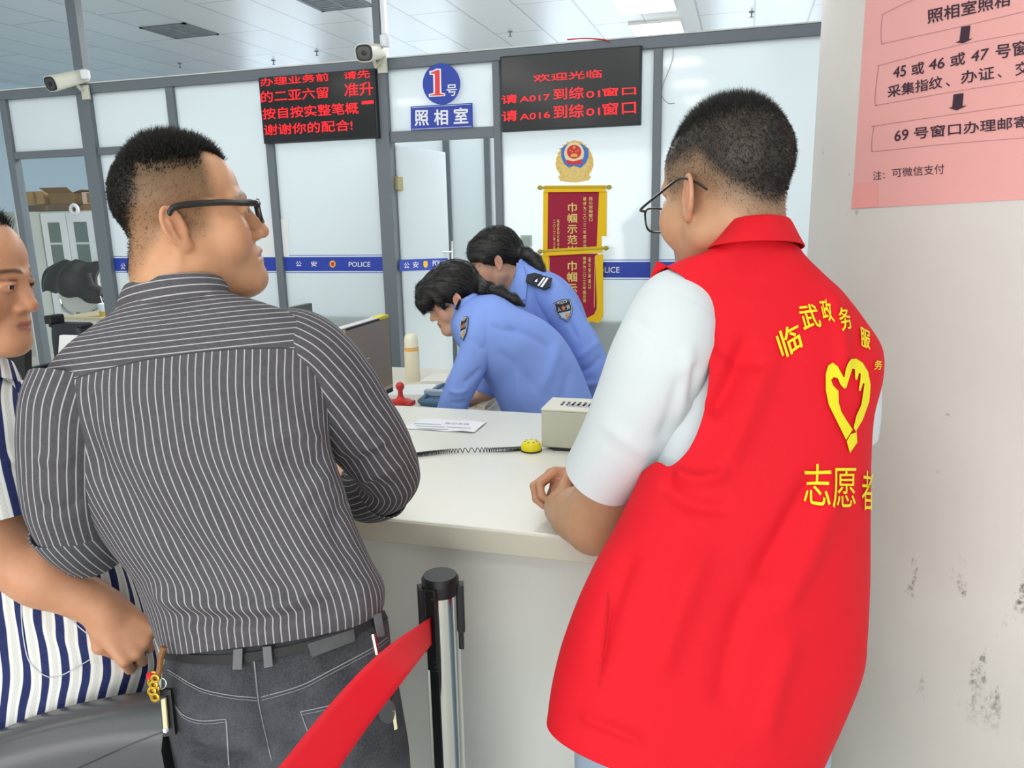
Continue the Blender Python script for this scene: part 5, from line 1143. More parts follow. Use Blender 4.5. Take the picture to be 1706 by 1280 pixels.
S.ell(elV + [0.0, -.012, -.018], (.03, .03, .03), .03)
print('VOL', elV, wrV, proj(wrV))
# clasped hands on the counter: left hand lies over the right fist
fst = (66, 92, 58)
thf = [(.022, .02, .0), (.050, .048, -.004), (.056, .078, -.016), (.046, .098, -.028)]
hw = wrV
add_hand(S, Frame(hw, handframe(hw, atz(922, 815, 1.03), (-.85, -.35, .35)), .90), fst, thf)
h2 = atz(985, 795, 1.05); tgt = atz(918, 790, 1.062)
add_hand(S, Frame(tgt + nz(h2 - tgt) * .085, handframe(tgt + nz(h2 - tgt) * .085, tgt, (-.1, .45, .85)), .90), (40, 62, 40), [(.02, .02, -.012), (.036, .045, -.026), (.032, .07, -.034), (.022, .09, -.036)], mir=-1)
sh2 = at(1392, 620, 1.3); e2 = np.array([sh2[0] - .02, sh2[1] + .12, 1.06]); w2 = tgt + nz(h2 - tgt) * .085
S.chain([sh2, e2, w2], [.042, .042, .03], .03)
hv = at(1168, 1190, 1.2); hvL = hv + [-.09, -.02, 0]; hvR = hv + [.09, .03, 0]
for q, dx in ((hvL, -.01), (hvR, .01)): leg_line(q, [(q[2], 0, 0), (.48, dx, .02), (.10, dx, 0)], [.095, .062, .048], S)
V, Q = S.mesh(.003); L = FV.loc(V); N = vnormals(V, Q); Nl = N @ Mv
T = face_tint(L, 'c29877', lip='b47f72', blush='dc9478', brow='2a1d14'); ax = np.abs(L[:, 0]); y, z = L[:, 1], L[:, 2]; head = (z > -.11) & (np.linalg.norm(L, axis=1) < .2)
zb = .052 - np.clip(-y - .030, 0, .08) * 1.35; top = sstep(-.02, .022, z - zb) * sstep(.01, -.006, y - (.084 - .03 * sstep(.02, .06, ax))) * head
zl = np.where(y > -.012, .004, .002 + (y + .02) * .75); side = sstep(-.024, .028, z - zl) * sstep(.010, -.012, y - .052) * head
earm = np.exp(-((ax - .09) / .016) ** 2 - ((y + .014) / .022) ** 2 - (z / .034) ** 2); side *= 1 - sstep(.2, .5, earm)
T = blend(T, .62 * side, '6b5f4c'); T = blend(T, .90 * top, '2c2b2a')
# pink knuckles and fingers
hd = np.exp(-((np.linalg.norm(V - tgt, axis=1)) / .06) ** 2); T = blend(T, .35 * hd, 'd88a78')
vol = mk('person', V, Q, M_skin, org=(hv[0], hv[1], 0), smooth=True, attrs={'tint': T})
tag(vol, 'man in red volunteer vest over white T-shirt, hands clasped on the counter, head bowed', 'person')
eyes(FV, vol); glasses(FV, vol, z0=-.014, h=.019, r=.0016, tm=.0017, xr=.083, y=.118, ear_z=.024)
up = Nl * .8 + np.array([0, .0, .45]); dr = up @ Mv.T; dr /= np.linalg.norm(dr, axis=1)[:, None]; lay = Nl * .45 + np.array([0, -.35, -.75]); dl = lay @ Mv.T; dl /= np.linalg.norm(dl, axis=1)[:, None]
ms = sstep(.07, .115, z)[:, None]; dm = dr * ms + dl * (1 - ms); dm /= np.linalg.norm(dm, axis=1)[:, None]
hr = strands('hair', V, N, top, .006 + .013 * sstep(.085, .13, z), dm, 26000, .00032, M_hairgrey, vol, 15, jitter=.3)
strands('short_hair', V, N, np.clip(side - top, 0, 1), np.full(len(V), .005), N * .35 + dl, 2600, .00018, M_hairgrey, hr, 16)
# white T-shirt
M_tee = mat('white_jersey', 'd2dade', .85, spec=.2, bump=.1, bscale=700); M_vest = mat('red_vest', 'dd1526', .75, spec=.25, bump=.15, bscale=650)
vr = [(913, 1188, 1345, 1305, 1.18, 1.18, .185, .15, 60), (921, 1146, 1396, 1202, 1.185, 1.185, .180, .15, 40), (934, 1098, 1432, 1118, 1.19, 1.19, .176, .15, 26), (947, 1055, 1440, 1060, 1.195, 1.195, .172, .15, 14), (970, 985, 1443, 985, 1.20, 1.20, .168, .15, 10), (996, 928, 1445, 925, 1.205, 1.205, .162, .15, 6), (1030, 874, 1447, 865, 1.21, 1.21, .155, .14, 3),
      (1062, 815, 1449, 805, 1.215, 1.215, .150, .14, 0), (1084, 760, 1452, 745, 1.22, 1.225, .145, .13, 0), (1095, 700, 1457, 690, 1.22, 1.235, .140, .13, 0), (1096, 630, 1470, 632, 1.22, 1.245, .132, .12, 0), (1086, 560, 1468, 582, 1.215, 1.245, .122, .11, -2), (1078, 500, 1440, 534, 1.21, 1.24, .11, .10, -4), (1090, 462, 1405, 490, 1.20, 1.22, .105, .085, -6), (1128, 440, 1372, 458, 1.195, 1.21, .100, .07, -10), (1172, 424, 1345, 432, 1.19, 1.20, .098, .066, -12), (1190, 410, 1332, 414, 1.185, 1.195, .092, .06, -12)]
def inset(rs, p, t): return [(a + p, b, c - p, d, e, f, g - t, h - t, i) for a, b, c, d, e, f, g, h, i in rs]
V, Fq, uv = loft(inset(vr[1:], 10, .024), 150, 120); G = Grid().add(V, Fq, uv)
v, f, u = sleeve([(1150, 486, 1.175, .050), (1128, 520, 1.165, .066), (1106, 580, 1.155, .073), (1078, 650, 1.175, .073), (1042, 725, 1.215, .069), (1010, 778, 1.255, .064), (1000, 794, 1.268, .063)], 110, 130)
v = folds(v, f, [([(1140, 610), (1120, 690), (1095, 745)], -.007, 12), ([(1150, 560), (1140, 640), (1120, 720)], .006, 12), ([(1050, 530), (1090, 560), (1120, 610)], -.003, 9), ([(1000, 700), (1050, 740), (1090, 760)], .003, 12), ([(1160, 600), (1150, 680)], -.005, 8)], .0015, 6, 3); G.add(v, f, u)
v, f, u = sleeve([(1385, 560, 1.28, .050), (1400, 610, 1.29, .060), (1404, 680, 1.31, .060), (1402, 724, 1.33, .058)], 80, 60); G.add(v, f, u)
tee = G.build('t_shirt', M_tee, vol, .0016)
# vest with its armhole
V, Fq, uv = loft(vr, 300, 260, 2.5)
fl = [([(1255, 545), (1215, 640), (1180, 700)], -.007, 16), ([(1290, 560), (1240, 700), (1190, 800)], .006, 22), ([(1120, 785), (1160, 800), (1220, 790)], .006, 12), ([(1098, 800), (1150, 840), (1230, 850)], -.005, 14), ([(1370, 770), (1310, 880), (1250, 990)], -.007, 18), ([(1400, 800), (1350, 920), (1290, 1040)], .006, 20),
      ([(1180, 900), (1130, 1020), (1090, 1150)], .006, 22), ([(1260, 960), (1220, 1080), (1200, 1200)], -.006, 20), ([(1060, 900), (1020, 1010), (990, 1130)], -.005, 16), ([(1180, 560), (1230, 600), (1290, 610)], -.004, 12), ([(1380, 470), (1400, 560), (1405, 640)], .004, 12), ([(1330, 1040), (1290, 1150), (1270, 1250)], .005, 20), ([(1013, 985), (1006, 1060), (999, 1145)], -.003, 4), ([(960, 1190), (1010, 1210), (1080, 1240)], .004, 10)]
V = folds(V, Fq, [(a_, b_ * 1.7, c_) for a_, b_, c_ in fl], .0036, 4.5, 21); N = vnormals(V, Fq); px, py, dd = proj_many(V); pp = np.c_[px, py]
if np.einsum('ij,ij->i', N, V - V.mean(0)).mean() < 0: N = -N
near = np.einsum('ij,ij->i', N, V - C0) < .02
edge = spline(np.array([(1096, 436), (1113, 444), (1145, 468), (1164, 500), (1176, 545), (1181, 600), (1180, 640), (1170, 697), (1148, 748), (1117, 777), (1094, 770), (1072, 784)], float), 90)
poly = np.vstack([edge, [(1040, 800), (960, 760), (980, 560), (1040, 440)]])
ins = inside(pp, poly) & near
rr, tt_, qq = segdist(pp, edge); fin = ins[Fq].all(1); keep = ~fin
bv = np.unique(Fq[keep & ins[Fq].any(1)]); mv = bv[ins[bv]]
for i in mv: V[i] = at(qq[i, 0], qq[i, 1], dd[i])
Fq = Fq[keep]
vest = Grid().add(V, Fq, uv).build('vest', M_vest, vol, .0022)
hemline = MB()
# folded collar of the vest
V, Fq, uv = loft([(1206, 386, 1318, 378, 1.18, 1.18, .080, .06, -13), (1214, 376, 1316, 370, 1.18, 1.18, .088, .062, -12), (1206, 388, 1322, 380, 1.18, 1.18, .100, .068, -11), (1194, 404, 1330, 396, 1.18, 1.18, .110, .073, -11), (1180, 418, 1339, 412, 1.18, 1.18, .116, .078, -12)], 160, 40, 2.1)
col_ = Grid().add(V, Fq, uv).build('collar', M_vest, vol, .002)
# lettering printed on the back of the vest
vb = bvh_of(vest); vs_ = on_bvh(vb, .0034, 1.1); M_vt = mat('vest_yellow', 'e8dc10', .6)
z1 = lambda p: [(1280 + a / 3.282, 480 + b / 3.282) for a, b in p]
heart = [(405, 490), (375, 430), (345, 410), (320, 425), (306, 470), (306, 560), (322, 640), (370, 740), (415, 832), (450, 775), (420, 730), (390, 680), (376, 630), (374, 565), (345, 535), (335, 505), (350, 488), (372, 495), (385, 530), (405, 552), (418, 545), (430, 500), (447, 440), (462, 445), (465, 500), (475, 505), (485, 465), (495, 470), (492, 510), (484, 560), (492, 565), (508, 520), (515, 525), (505, 590), (497, 640), (470, 700), (455, 765), (470, 790), (440, 800), (418, 840), (435, 903), (475, 845), (470, 780), (505, 720), (540, 620), (548, 530), (535, 460), (505, 410), (470, 388), (440, 390), (422, 420)]
letters('lettering', [('临', z1([(30, 250), (150, 190), (185, 320), (75, 395)])), ('武', z1([(150, 95), (250, 85), (285, 215), (190, 235)])), ('政', z1([(268, 65), (325, 60), (360, 190), (295, 180)])), ('务', z1([(370, 110), (420, 108), (450, 220), (400, 240)])), ('服', z1([(490, 215), (545, 245), (545, 340), (500, 320)])), ('务', z1([(572, 395), (612, 398), (606, 448), (568, 446)]))], vs_, M_vt, vest, lim=5, bold=.014)
letters('volunteer_lettering', [('志', z1([(188, 965), (335, 960), (335, 1200), (192, 1180)])), ('愿', z1([(345, 985), (472, 985), (465, 1200), (345, 1205)])), ('者', z1([(500, 995), (566, 1005), (560, 1215), (500, 1215)]))], vs_, M_vt, vest, lim=5, bold=0)
letters('heart_emblem', [('poly', z1(heart))], vs_, M_vt, vest, lim=5)
M_slit = mat('vest_seam_red', 'b3101e', .8)
letters('pocket_seam', pxline(spline(np.array([(1013, 988), (1010, 1040), (1003, 1100), (998, 1144)], float), 20), 1.6), vs_, M_slit, vest)
# light blue jeans
M_lj = mat('light_jeans', '9fb4c8', .85, var=.1, vscale=30, bump=.2, bscale=1200); Gt = Grid()
for q, dx in ((hvL, -.01), (hvR, .01)):
    row = []
    for z_, a, b, r_ in ((.90, 0, 0, .10), (.78, 0, 0, .104), (.6, .5, .01, .098), (.4, 1, .02, .086), (.12, 1, 0, .08)):
        x_, y_, d_ = proj(np.array([q[0] + a * dx, q[1] + b, z_])); row.append((x_, y_, d_, r_))
    v, f, u = sleeve(row, 80, 80); Gt.add(v, f, u)
Gt.build('jeans', M_lj, vol); feet(None, hv[0], hv[1], 115, vol, M_shoe)
# ================================================================== MAN AT THE LEFT EDGE
Ml = facing(0, 121, 9, 0); sL = .89
FL = Frame(at(32, 474, 1.23) - Ml @ (np.array([0, .085, .003]) * sL), Ml, sL)
S = Sdf(); add_head(S, FL, chub=1.08, nose=1.2, nl=.005, neck=[((0, -.02, -.045), (0, -.035, -.14), .062, .066)])
nb = FL.wld((0, -.035, -.16)); pv = at(30, 1190, 1.36); ch_ = at(10, 800, 1.36)
S.chain([nb, at(-10, 690, 1.33), ch_, at(70, 1000, 1.36), pv], [.052, .058, .07, .075, .075], .03)
shl = at(-42, 690, 1.25); ell_ = at(-8, 918, 1.235); wrl = at(168, 1012, 1.27)
S.chain([shl, ell_ + [0, 0, .02]], [.045, .046], .02); S.chain([ell_, ell_ * .55 + wrl * .45, wrl], [.049, .045, .032], .02)
add_hand(S, Frame(wrl, handframe(wrl, wrl + (at(206, 1050, 1.27) - wrl), -FWD * .8 + CR * .25 + CU * .5), .98), ((72, 95, 60), (75, 98, 60), (78, 98, 60), (80, 98, 62)), [(.02, .02, -.012), (.040, .046, -.024), (.030, .070, -.036), (.010, .080, -.042)])
shr = at(30, 680, 1.5); S.chain([shr, at(40, 880, 1.5), at(170, 960, 1.46)], [.045, .042, .03], .02)
add_hand(S, Frame(at(170, 960, 1.46), handframe(at(170, 960, 1.46), at(210, 1000, 1.44), CU), .9), (30, 40, 30), [(.02, .02, -.012), (.042, .05, -.02), (.046, .078, -.022), (.038, .1, -.026)], mir=-1)
for dx in (-.05, .05):
    q = pv + np.array([dx, -dx * 1.4, 0]); leg_line(q, [(q[2] - .06, 0, 0), (.46, .0, 0), (.1, 0, 0)], [.065, .055, .045], S)
V, Q = S.mesh(.003); L = FL.loc(V); N = vnormals(V, Q); Nl = N @ Ml
T = face_tint(L, 'd29a78', lip='a8695c', blush='c97f62', brow='2a1c14'); ax = np.abs(L[:, 0]); y, z = L[:, 1], L[:, 2]; head = (z > -.11) & (np.linalg.norm(L, axis=1) < .2)
top = sstep(-.012, .01, z - (.03 - np.clip(-y, 0, .07) * 1.2)) * sstep(.012, -.006, y - (.052 - .02 * sstep(.02, .06, ax) )) * head * sstep(-.075, -.06, z); T = blend(T, .85 * top, '1d1916')
g2 = lambda c, r: np.exp(-(((np.c_[ax, y, z] - np.array(c)) / np.array(r)) ** 2).sum(1)); T = blend(T, .30 * g2((.03, .08, -.016), (.016, .02, .007)), '8c5a48'); T = blend(T, .6 * np.exp(-((z - .0125) / .0022) ** 2) * (ax > .016) * (ax < .047) * (y > .06), '3a221a')
lman = mk('person', V, Q, M_skin, org=(pv[0], pv[1], 0), smooth=True, attrs={'tint': T})
tag(lman, 'man in a navy and white striped shirt at the left edge, fist at his belly', 'person')
eyes(FL, lman, look=(0, 1, -.05))
up = Nl * .7 + np.array([0, -.2, .45]); dr = up @ Ml.T; dr /= np.linalg.norm(dr, axis=1)[:, None]
strands('hair', V, N, top, .008 + .012 * sstep(.05, .12, z), dr, 9000, .0005, M_hair, lman, 25, jitter=.3)
# striped shirt
def navy_mat():
    m = mat('navy_stripes', 'e8e9e6', .85, spec=.2, bump=.15, bscale=800); t = NT(m); b = t.n['Principled BSDF']; uv = t.new('ShaderNodeUVMap'); sp = t.new('ShaderNodeSeparateXYZ'); t.link(uv.outputs[0], sp.inputs[0])
    f = t.math('FRACT', t.math('DIVIDE', t.math('ADD', sp.outputs[0], t.math('MULTIPLY', t.math('SUBTRACT', t.noise(6, 2), .5), .006)), .0305))
    nav = t.math('MULTIPLY', t.ramp(f, .0, .03), t.ramp(f, .44, .40)); g = t.math('MULTIPLY', t.ramp(f, .58, .60), t.ramp(f, .88, .86)); fi = t.math('FRACT', t.math('MULTIPLY', f, 20.0)); th_ = t.math('MULTIPLY', g, t.ramp(fi, .55, .75))
    c = t.mix(t.math('MULTIPLY', th_, .6), lin('ebece8'), lin('75776f')); c = t.mix(nav, c, t.mix(t.noise(200, 2), lin('1f2750'), lin('353f74'))); t.link(c, b.inputs['Base Color']); return m
M_navy = navy_mat()
lr = [(-150, 1312, 254, 1156, 1.36, 1.40, .165, .13, 4), (-140, 1212, 260, 1125, 1.36, 1.40, .165, .13, 8), (-130, 1130, 262, 1092, 1.36, 1.40, .16, .13, 14), (-128, 1060, 243, 1030, 1.36, 1.40, .16, .13, 8), (-124, 990, 222, 970, 1.36, 1.40, .158, .13, 4), (-118, 900, 186, 900, 1.36, 1.40, .152, .13, 0), (-110, 820, 142, 830, 1.36, 1.39, .145, .12, -2), (-100, 750, 110, 760, 1.36, 1.38, .13, .11, -6), (-90, 690, 80, 690, 1.35, 1.37, .11, .10, -10), (-78, 650, 56, 655, 1.34, 1.36, .09, .08, -10), (-64, 622, 34, 634, 1.33, 1.34, .075, .066, -8), (-58, 610, 24, 622, 1.325, 1.33, .068, .062, -8)]
V, Fq, uv = loft(lr, 220, 160, 2.3)
V = folds(V, Fq, [([(30, 1000), (90, 1060), (180, 1080)], .006, 14), ([(170, 900), (190, 980), (240, 1050)], -.006, 12), ([(0, 1010), (40, 1120), (70, 1200)], -.005, 16), ([(120, 1110), (180, 1110), (255, 1090)], -.005, 9), ([(60, 700), (80, 760), (70, 820)], .006, 12), ([(10, 660), (40, 700), (60, 760)], -.006, 8)], .0026, 6, 8)
G = Grid().add(V, Fq, uv)
v, f, u = sleeve([(-20, 655, 1.30, .050), (-30, 700, 1.265, .064), (-22, 770, 1.245, .066), (-6, 835, 1.235, .063), (2, 866, 1.235, .062)], 100, 80); v = folds(v, f, [([(-20, 760), (20, 770), (55, 740)], .004, 10)], .0015, 7, 5); G.add(v, f, u)
V2, F2, u2 = loft([(-66, 626, 40, 640, 1.32, 1.335, .082, .07, -6), (-62, 606, 32, 622, 1.315, 1.33, .080, .068, -6), (-58, 590, 22, 604, 1.31, 1.32, .070, .06, -6), (-57, 596, 19, 610, 1.31, 1.32, .064, .054, -6)], 120, 24, 2.0); G.add(V2, F2, u2)
lshirt = G.build('shirt', M_navy, lman, .002)
lsb = bvh_of(lshirt); M_hem = mat('hem_thread', 'c5c9d2', .8)
pb = [(36, 1002), (40, 1060), (52, 1105), (80, 1127), (105, 1124), (150, 1098)]
letters('pocket_edge', pxline(spline(np.array(pb, float), 40), 1.8), on_bvh(lsb, .002), M_hem, lshirt); letters('pocket_top', pxline(spline(np.array([(36, 1000), (55, 996), (90, 1010), (150, 1060)], float), 30), 2.0), on_bvh(lsb, .002), M_hem, lshirt)
# grey trousers
M_trs = mat('grey_trousers', '4a4c50', .7, var=.1, vscale=10, bump=.1, bscale=900); Gt = Grid()
for dx in (-.05, .05):
    q = pv + np.array([dx, -dx * 1.4, 0]); row = []
    for z_, r_ in ((.80, .075), (.72, .085), (.46, .082), (.12, .075)):
        x_, y_, d_ = proj(np.array([q[0], q[1], z_])); row.append((x_, y_, d_, r_))
    v, f, u = sleeve(row, 70, 50); Gt.add(v, f, u)
hr_ = [(-140, 1150, 240, 1110, 1.42, 1.43, .07, .07, 0), (-145, 1240, 235, 1180, 1.42, 1.43, .075, .08, 0), (-140, 1330, 240, 1280, 1.41, 1.42, .09, .09, 0), (-130, 1420, 235, 1400, 1.34, 1.36, .11, .10, 6), (-100, 1480, 210, 1470, 1.34, 1.36, .05, .05, 0)]
v, f, u = loft(hr_, 120, 80, 2.4); Gt.add(v, f, u); Gt.build('trousers', M_trs, lman); feet(None, pv[0], pv[1], -5, lman, M_shoe)
# ---- glossy grey padded seat back in front of him
M_pad = mat('grey_leatherette', '505256', .28, spec=.5, var=.06, vscale=5, bump=.1, bscale=300)
dS = 1.175
tl = spline(np.array([(-160, 1298), (-60, 1258), (0, 1234), (70, 1214), (140, 1199), (200, 1190), (245, 1187), (268, 1185), (274, 1192)], float), 40)
Gv = []; nu_ = 40; prof = [(.000, 0.16, .0), (.0, .09, .0), (.0, .03, .0), (.006, .008, .0), (.02, .0, .0), (.06, .0, .0), (.085, .01, 0), (.09, .05, 0), (.09, .16, 0)]
for (dy_, dz_, _) in prof:
    for (x_, y_) in tl:
        p_ = at(x_, y_, dS); bul = .018 * math.exp(-((dz_ - .05) / .05) ** 2) if dy_ < .01 else 0
        Gv.append(p_ + np.array([0, dy_ * 1.0 - bul, -dz_ * 1.7]))
n_ = len(tl); Fp = [(j * n_ + i, j * n_ + i + 1, (j + 1) * n_ + i + 1, (j + 1) * n_ + i) for j in range(len(prof) - 1) for i in range(n_ - 1)]
for side in (0, n_ - 1): Fp.append(tuple(j * n_ + side for j in range(len(prof))))
zb_ = np.array(Gv)[:, 2].min()
sa = thing('padded_seat', (at(80, 1240, dS)[0], at(80, 1240, dS)[1] + .04, 0), 'glossy grey padded seat back below the navy striped shirt, lower left corner', 'seat')
pd = mk('backrest', np.array(Gv), Fp, M_pad, sa, smooth=True); pb_ = bvh_of(pd)
letters('seam', pxline(spline(np.array([(118, 1286), (170, 1262), (230, 1236), (272, 1220), (290, 1216)], float), 24), 2.0), on_bvh(pb_, .0015), mat('dark_seam', '3a3c3e', .5), pd)
xs_ = np.array(Gv)[:, 0]; ys_ = np.array(Gv)[:, 1]; x0_, x1_ = xs_.min(), xs_.max(); yb0 = ys_.max()
pS = at(60, 1290, dS)
MB().box((x0_ + .02, pS[1] + .0, .40), (x1_ - .08, pS[1] + .07, zb_ + .05), .02).build('lower_back', M_pad, sa)
MB().box((x0_ + .0, pS[1] - .40, .38), (x1_ - .06, pS[1] + .05, .46), .025).build('seat', M_pad, sa)
for xx in (x0_ + .03, x1_ - .03):
    for yy in (pS[1] - .36, pS[1] + .03): MB().cyl((xx, yy, 0), (xx, yy, .40), .014).build('leg', M_chrome, sa)
# ================================================================== RETRACTABLE BELT POST
cp0 = atz(733, 960, .965); rp = .0315
t_ = thing('belt_post', (cp0[0], cp0[1], 0), 'chrome queue barrier post with a black cap and red belt, standing against the counter', 'barrier post')
MB().lathe([(.115, 0), (.12, .008), (.11, .02), (.05, .035), (.034, .05)], (cp0[0], cp0[1], 0), 48).build('foot', M_chrome, t_, smooth=True)
def dir2(px, a=0): pass
tob = nz((C0 - cp0) * [1, 1, 0]); rt_ = np.array([-tob[1], tob[0], 0]); rt_ = rt_ if rt_ @ CR > 0 else -rt_
MB().cyl((cp0[0], cp0[1], .03), (cp0[0], cp0[1], .955), rp, 48).build('pole', M_chrome, t_, smooth=True)
MB().lathe([(rp + .0005, .935), (rp + .001, .952), (rp + .001, .962), (rp - .003, .968), (.001, .968)], (cp0[0], cp0[1], 0), 40).build('cap', M_black, t_, smooth=True)
pcc = np.array([cp0[0], cp0[1], 0]); ca = nz(tob * 1 - rt_ * .62); sd = np.cross((0, 0, 1), ca)
LM = lambda d0: (lambda v: pcc + ca * v[1] + sd * v[0] + np.array([0, 0, v[2]]))
MB().box((-.0115, rp - .006, .800), (.0115, rp + .006, .955), .003, LM(0)).build('belt_slot', M_black, t_); MB().box((-.009, rp - .006, .03), (.009, rp + .0015, .80), .001, LM(0)).build('black_channel', M_black, t_)
sc_ = MB()
for z_, o_ in ((.94, 0), (.822, 0), (.812, .0)): sc_.lathe([(.0018, 0), (.0018, .0012), (.0003, .0016)], pcc + ca * (rp + .006) + sd * .006 + [0, 0, z_], 10, ca)
sc_.build('screw', M_steel, t_)
for sg in (-1, 1):
    ax_ = nz(rt_ * sg + tob * .08); s2 = np.cross((0, 0, 1), ax_); LL = lambda v: pcc + ax_ * v[1] + s2 * v[0] + np.array([0, 0, v[2]])
    c_ = MB().box((-.011, rp - .004, .86), (.011, rp + .009, .95), .002, LL).box((-.006, rp - .004, .825), (.006, rp + .006, .86), .001, LL).build('belt_clip', M_black, t_)
# the belt runs from the slot towards the viewer, lower left
M_belt_red = mat('red_webbing', 'f0182c', .6, spec=.3, bump=.25, bscale=700)
bs_ = pcc + ca * (rp + .006)
bt0 = bs_ + [0, 0, .905]; bb0 = bs_ + [0, 0, .855]
e1t = at(512, 1215, .84); e1b = at(550, 1275, .84); 
farT = at(400, 1330, .66); farB = at(470, 1400, .66)
tp = []; ctl_t = np.array([bt0, at(640, 1082, 1.03), at(560, 1162, .90), at(455, 1290, .76)]); ctl_b = np.array([bb0, at(678, 1126, 1.05), at(612, 1212, .92), at(520, 1345, .78)])
ct_ = spline(ctl_t, 40); cb_ = spline(ctl_b, 40); Vb = []
for i in range(40):
    for w_ in np.linspace(0, 1, 7): Vb.append(ct_[i] * (1 - w_) + cb_[i] * w_)
bo = mk('belt', np.array(Vb), [(i * 7 + j, i * 7 + j + 1, (i + 1) * 7 + j + 1, (i + 1) * 7 + j) for i in range(39) for j in range(6)], M_belt_red, t_, smooth=True); bo.modifiers.new('thickness', 'SOLIDIFY').thickness = .0012
# ================================================================== TWO OFFICERS BENDING OVER THE DESK
M_off = mat('police_blue', '86a3ec', .75, spec=.25, bump=.12, bscale=500); M_navyc = mat('epaulette_navy', '141c2c', .6); M_trn = mat('navy_trousers', '1b2130', .7)
M_hairB = mat('black_long_hair', '120f0e', .32, spec=.5, bump=0)
def hair_flow(m):
    t = NT(m); b = t.n['Principled BSDF']; tc = t.new('ShaderNodeTexCoord'); mp = t.new('ShaderNodeMapping'); mp.inputs['Scale'].default_value = (60, 60, 380); mp.inputs['Rotation'].default_value = (0.5, .9, 0); t.link(tc.outputs['Object'], mp.inputs['Vector'])
    bn = t.new('ShaderNodeBump', i_Strength=.6, i_Distance=.003); t.link(t.noise(1.0, 4, .6, vec=mp.outputs[0]), bn.inputs['Height']); t.link(bn.outputs[0], b.inputs['Normal'])
hair_flow(M_hairB)
def badge(parent, bvh, quad, off=.004):
    f = lambda p: [tuple(quadmap(np.array([[a, 1 - b]]), quad)[0]) for a, b in p]; sf = lambda o: on_bvh(bvh, off + o)
    sh = lambda k: [(.5 + (a - .5) * k, .47 + (b - .47) * k) for a, b in ((.06, .08), (.3, .02), (.5, .0), (.7, .02), (.94, .08), (.98, .45), (.86, .74), (.5, 1.0), (.14, .74), (.02, .45))]
    p = letters('sleeve_badge', [('poly', f(sh(1)))], sf(0), M_navyc, parent, lim=4)
    letters('badge_edge', pxline(f(sh(.9) + [sh(.9)[0]]), .9), sf(.0012), mat('badge_silver', 'b9c4cf', .5), p)
    letters('badge_field', [('poly', f([(.16, .55), (.84, .55), (.74, .74), (.5, .9), (.26, .74)]))], sf(.0014), mat('badge_pale', 'aac0d6', .5), p, lim=4)
    letters('badge_star', [('poly', f([(.5 + (.17 if k % 2 == 0 else .07) * math.sin(k * math.pi / 5), .38 - (.15 if k % 2 == 0 else .06) * math.cos(k * math.pi / 5)) for k in range(10)]))], sf(.0022), mat('badge_orange', 'e0803c', .5), p)
    letters('badge_map', [('poly', f([(.45, .72), (.56, .6), (.72, .62), (.7, .74), (.55, .85)]))], sf(.0022), mat('badge_gold', 'd69a3e', .5), p)
    letters('badge_lettering', [('人', f([(.16, .3), (.32, .3), (.32, .48), (.16, .48)])), ('民', f([(.68, .3), (.84, .3), (.84, .48), (.68, .48)])), ('POLICE', f([(.25, .08), (.75, .08), (.75, .18), (.25, .18)]))], sf(.0024), M_wtext, p)
def officer(fr, Mo, torso, arms, legs, label, hairfn, hairball, hip, tie=None, chain=None, skinpts=None):
    S = Sdf(); add_head(S, fr, chub=.95, neck=[((0, -.02, -.04), (0, -.05, -.13), .048, .05)])
    for pts, rs, k in chain: S.chain(pts, rs, k)
    for h in skinpts: add_hand(S, *h)
    for q in legs: leg_line(q, [(q[2], 0, 0), (.46, 0, 0), (.10, 0, 0)], [.085, .055, .042], S)
    V, Q = S.mesh(.0045); L = fr.loc(V); T = face_tint(L, 'dcae92', lip='c06a62', blush='dc9280', brow='2a1d14'); N = vnormals(V, Q)
    y, z = L[:, 1], L[:, 2]; T = blend(T, .9 * sstep(-.01, .01, z - (.05 - np.clip(-y, -.05, .1) * .8)) * (np.linalg.norm(L, axis=1) < .2) * sstep(.06, .04, y), '15110f')
    o = mk('person', V, Q, M_skin, org=(hip[0], hip[1], 0), smooth=True, attrs={'tint': T}); tag(o, label, 'person')
    eyes(fr, o, look=(0, 1, -.4))
    Sh = Sdf(); hairfn(Sh, fr); Vh, Qh = Sh.mesh(.0045); Nh = vnormals(Vh, Qh)
    hm = mk('hair', Vh, Qh, M_hairB, o, smooth=True); Lh = fr.loc(Vh)
    # combed strands lying along the hair, from forehead to tie
    tie_l = fr.loc(np.array(tie)[None])[0]; d = (tie_l[None] - Lh) @ fr.M.T; d /= np.linalg.norm(d, axis=1)[:, None]; d = d - Nh * np.einsum('ij,ij->i', d, Nh)[:, None]
    strands('strand', Vh, Nh, np.ones(len(Vh)), np.full(len(Vh), .03), d + Nh * .02, 7000, .0005, M_hairB, hm, 31, jitter=.03, wob=-.24)
    sb_ = MB().lathe([(.006, -.008), (.018, -.006), (.018, .006), (.006, .008)], tie, 14, nz(fr.M @ np.array([0, -1, -.2]))); sb_.build('hair_tie', hairball, hm, smooth=True)
    return o
def gar(o, parts, name='uniform_shirt', m=None, seed=3, amp=.003):
    G = Grid()
    for kind, rows, fl, *ex in parts:
        v, f, u = loft(rows, 150, 110, ex[0] if ex else 2.2) if kind == 'l' else sleeve(rows, 80, 90); v = folds(v, f, fl, amp, 5, seed); G.add(v, f, u); seed += 1
    return G.build(name, m or M_off, o, .003)
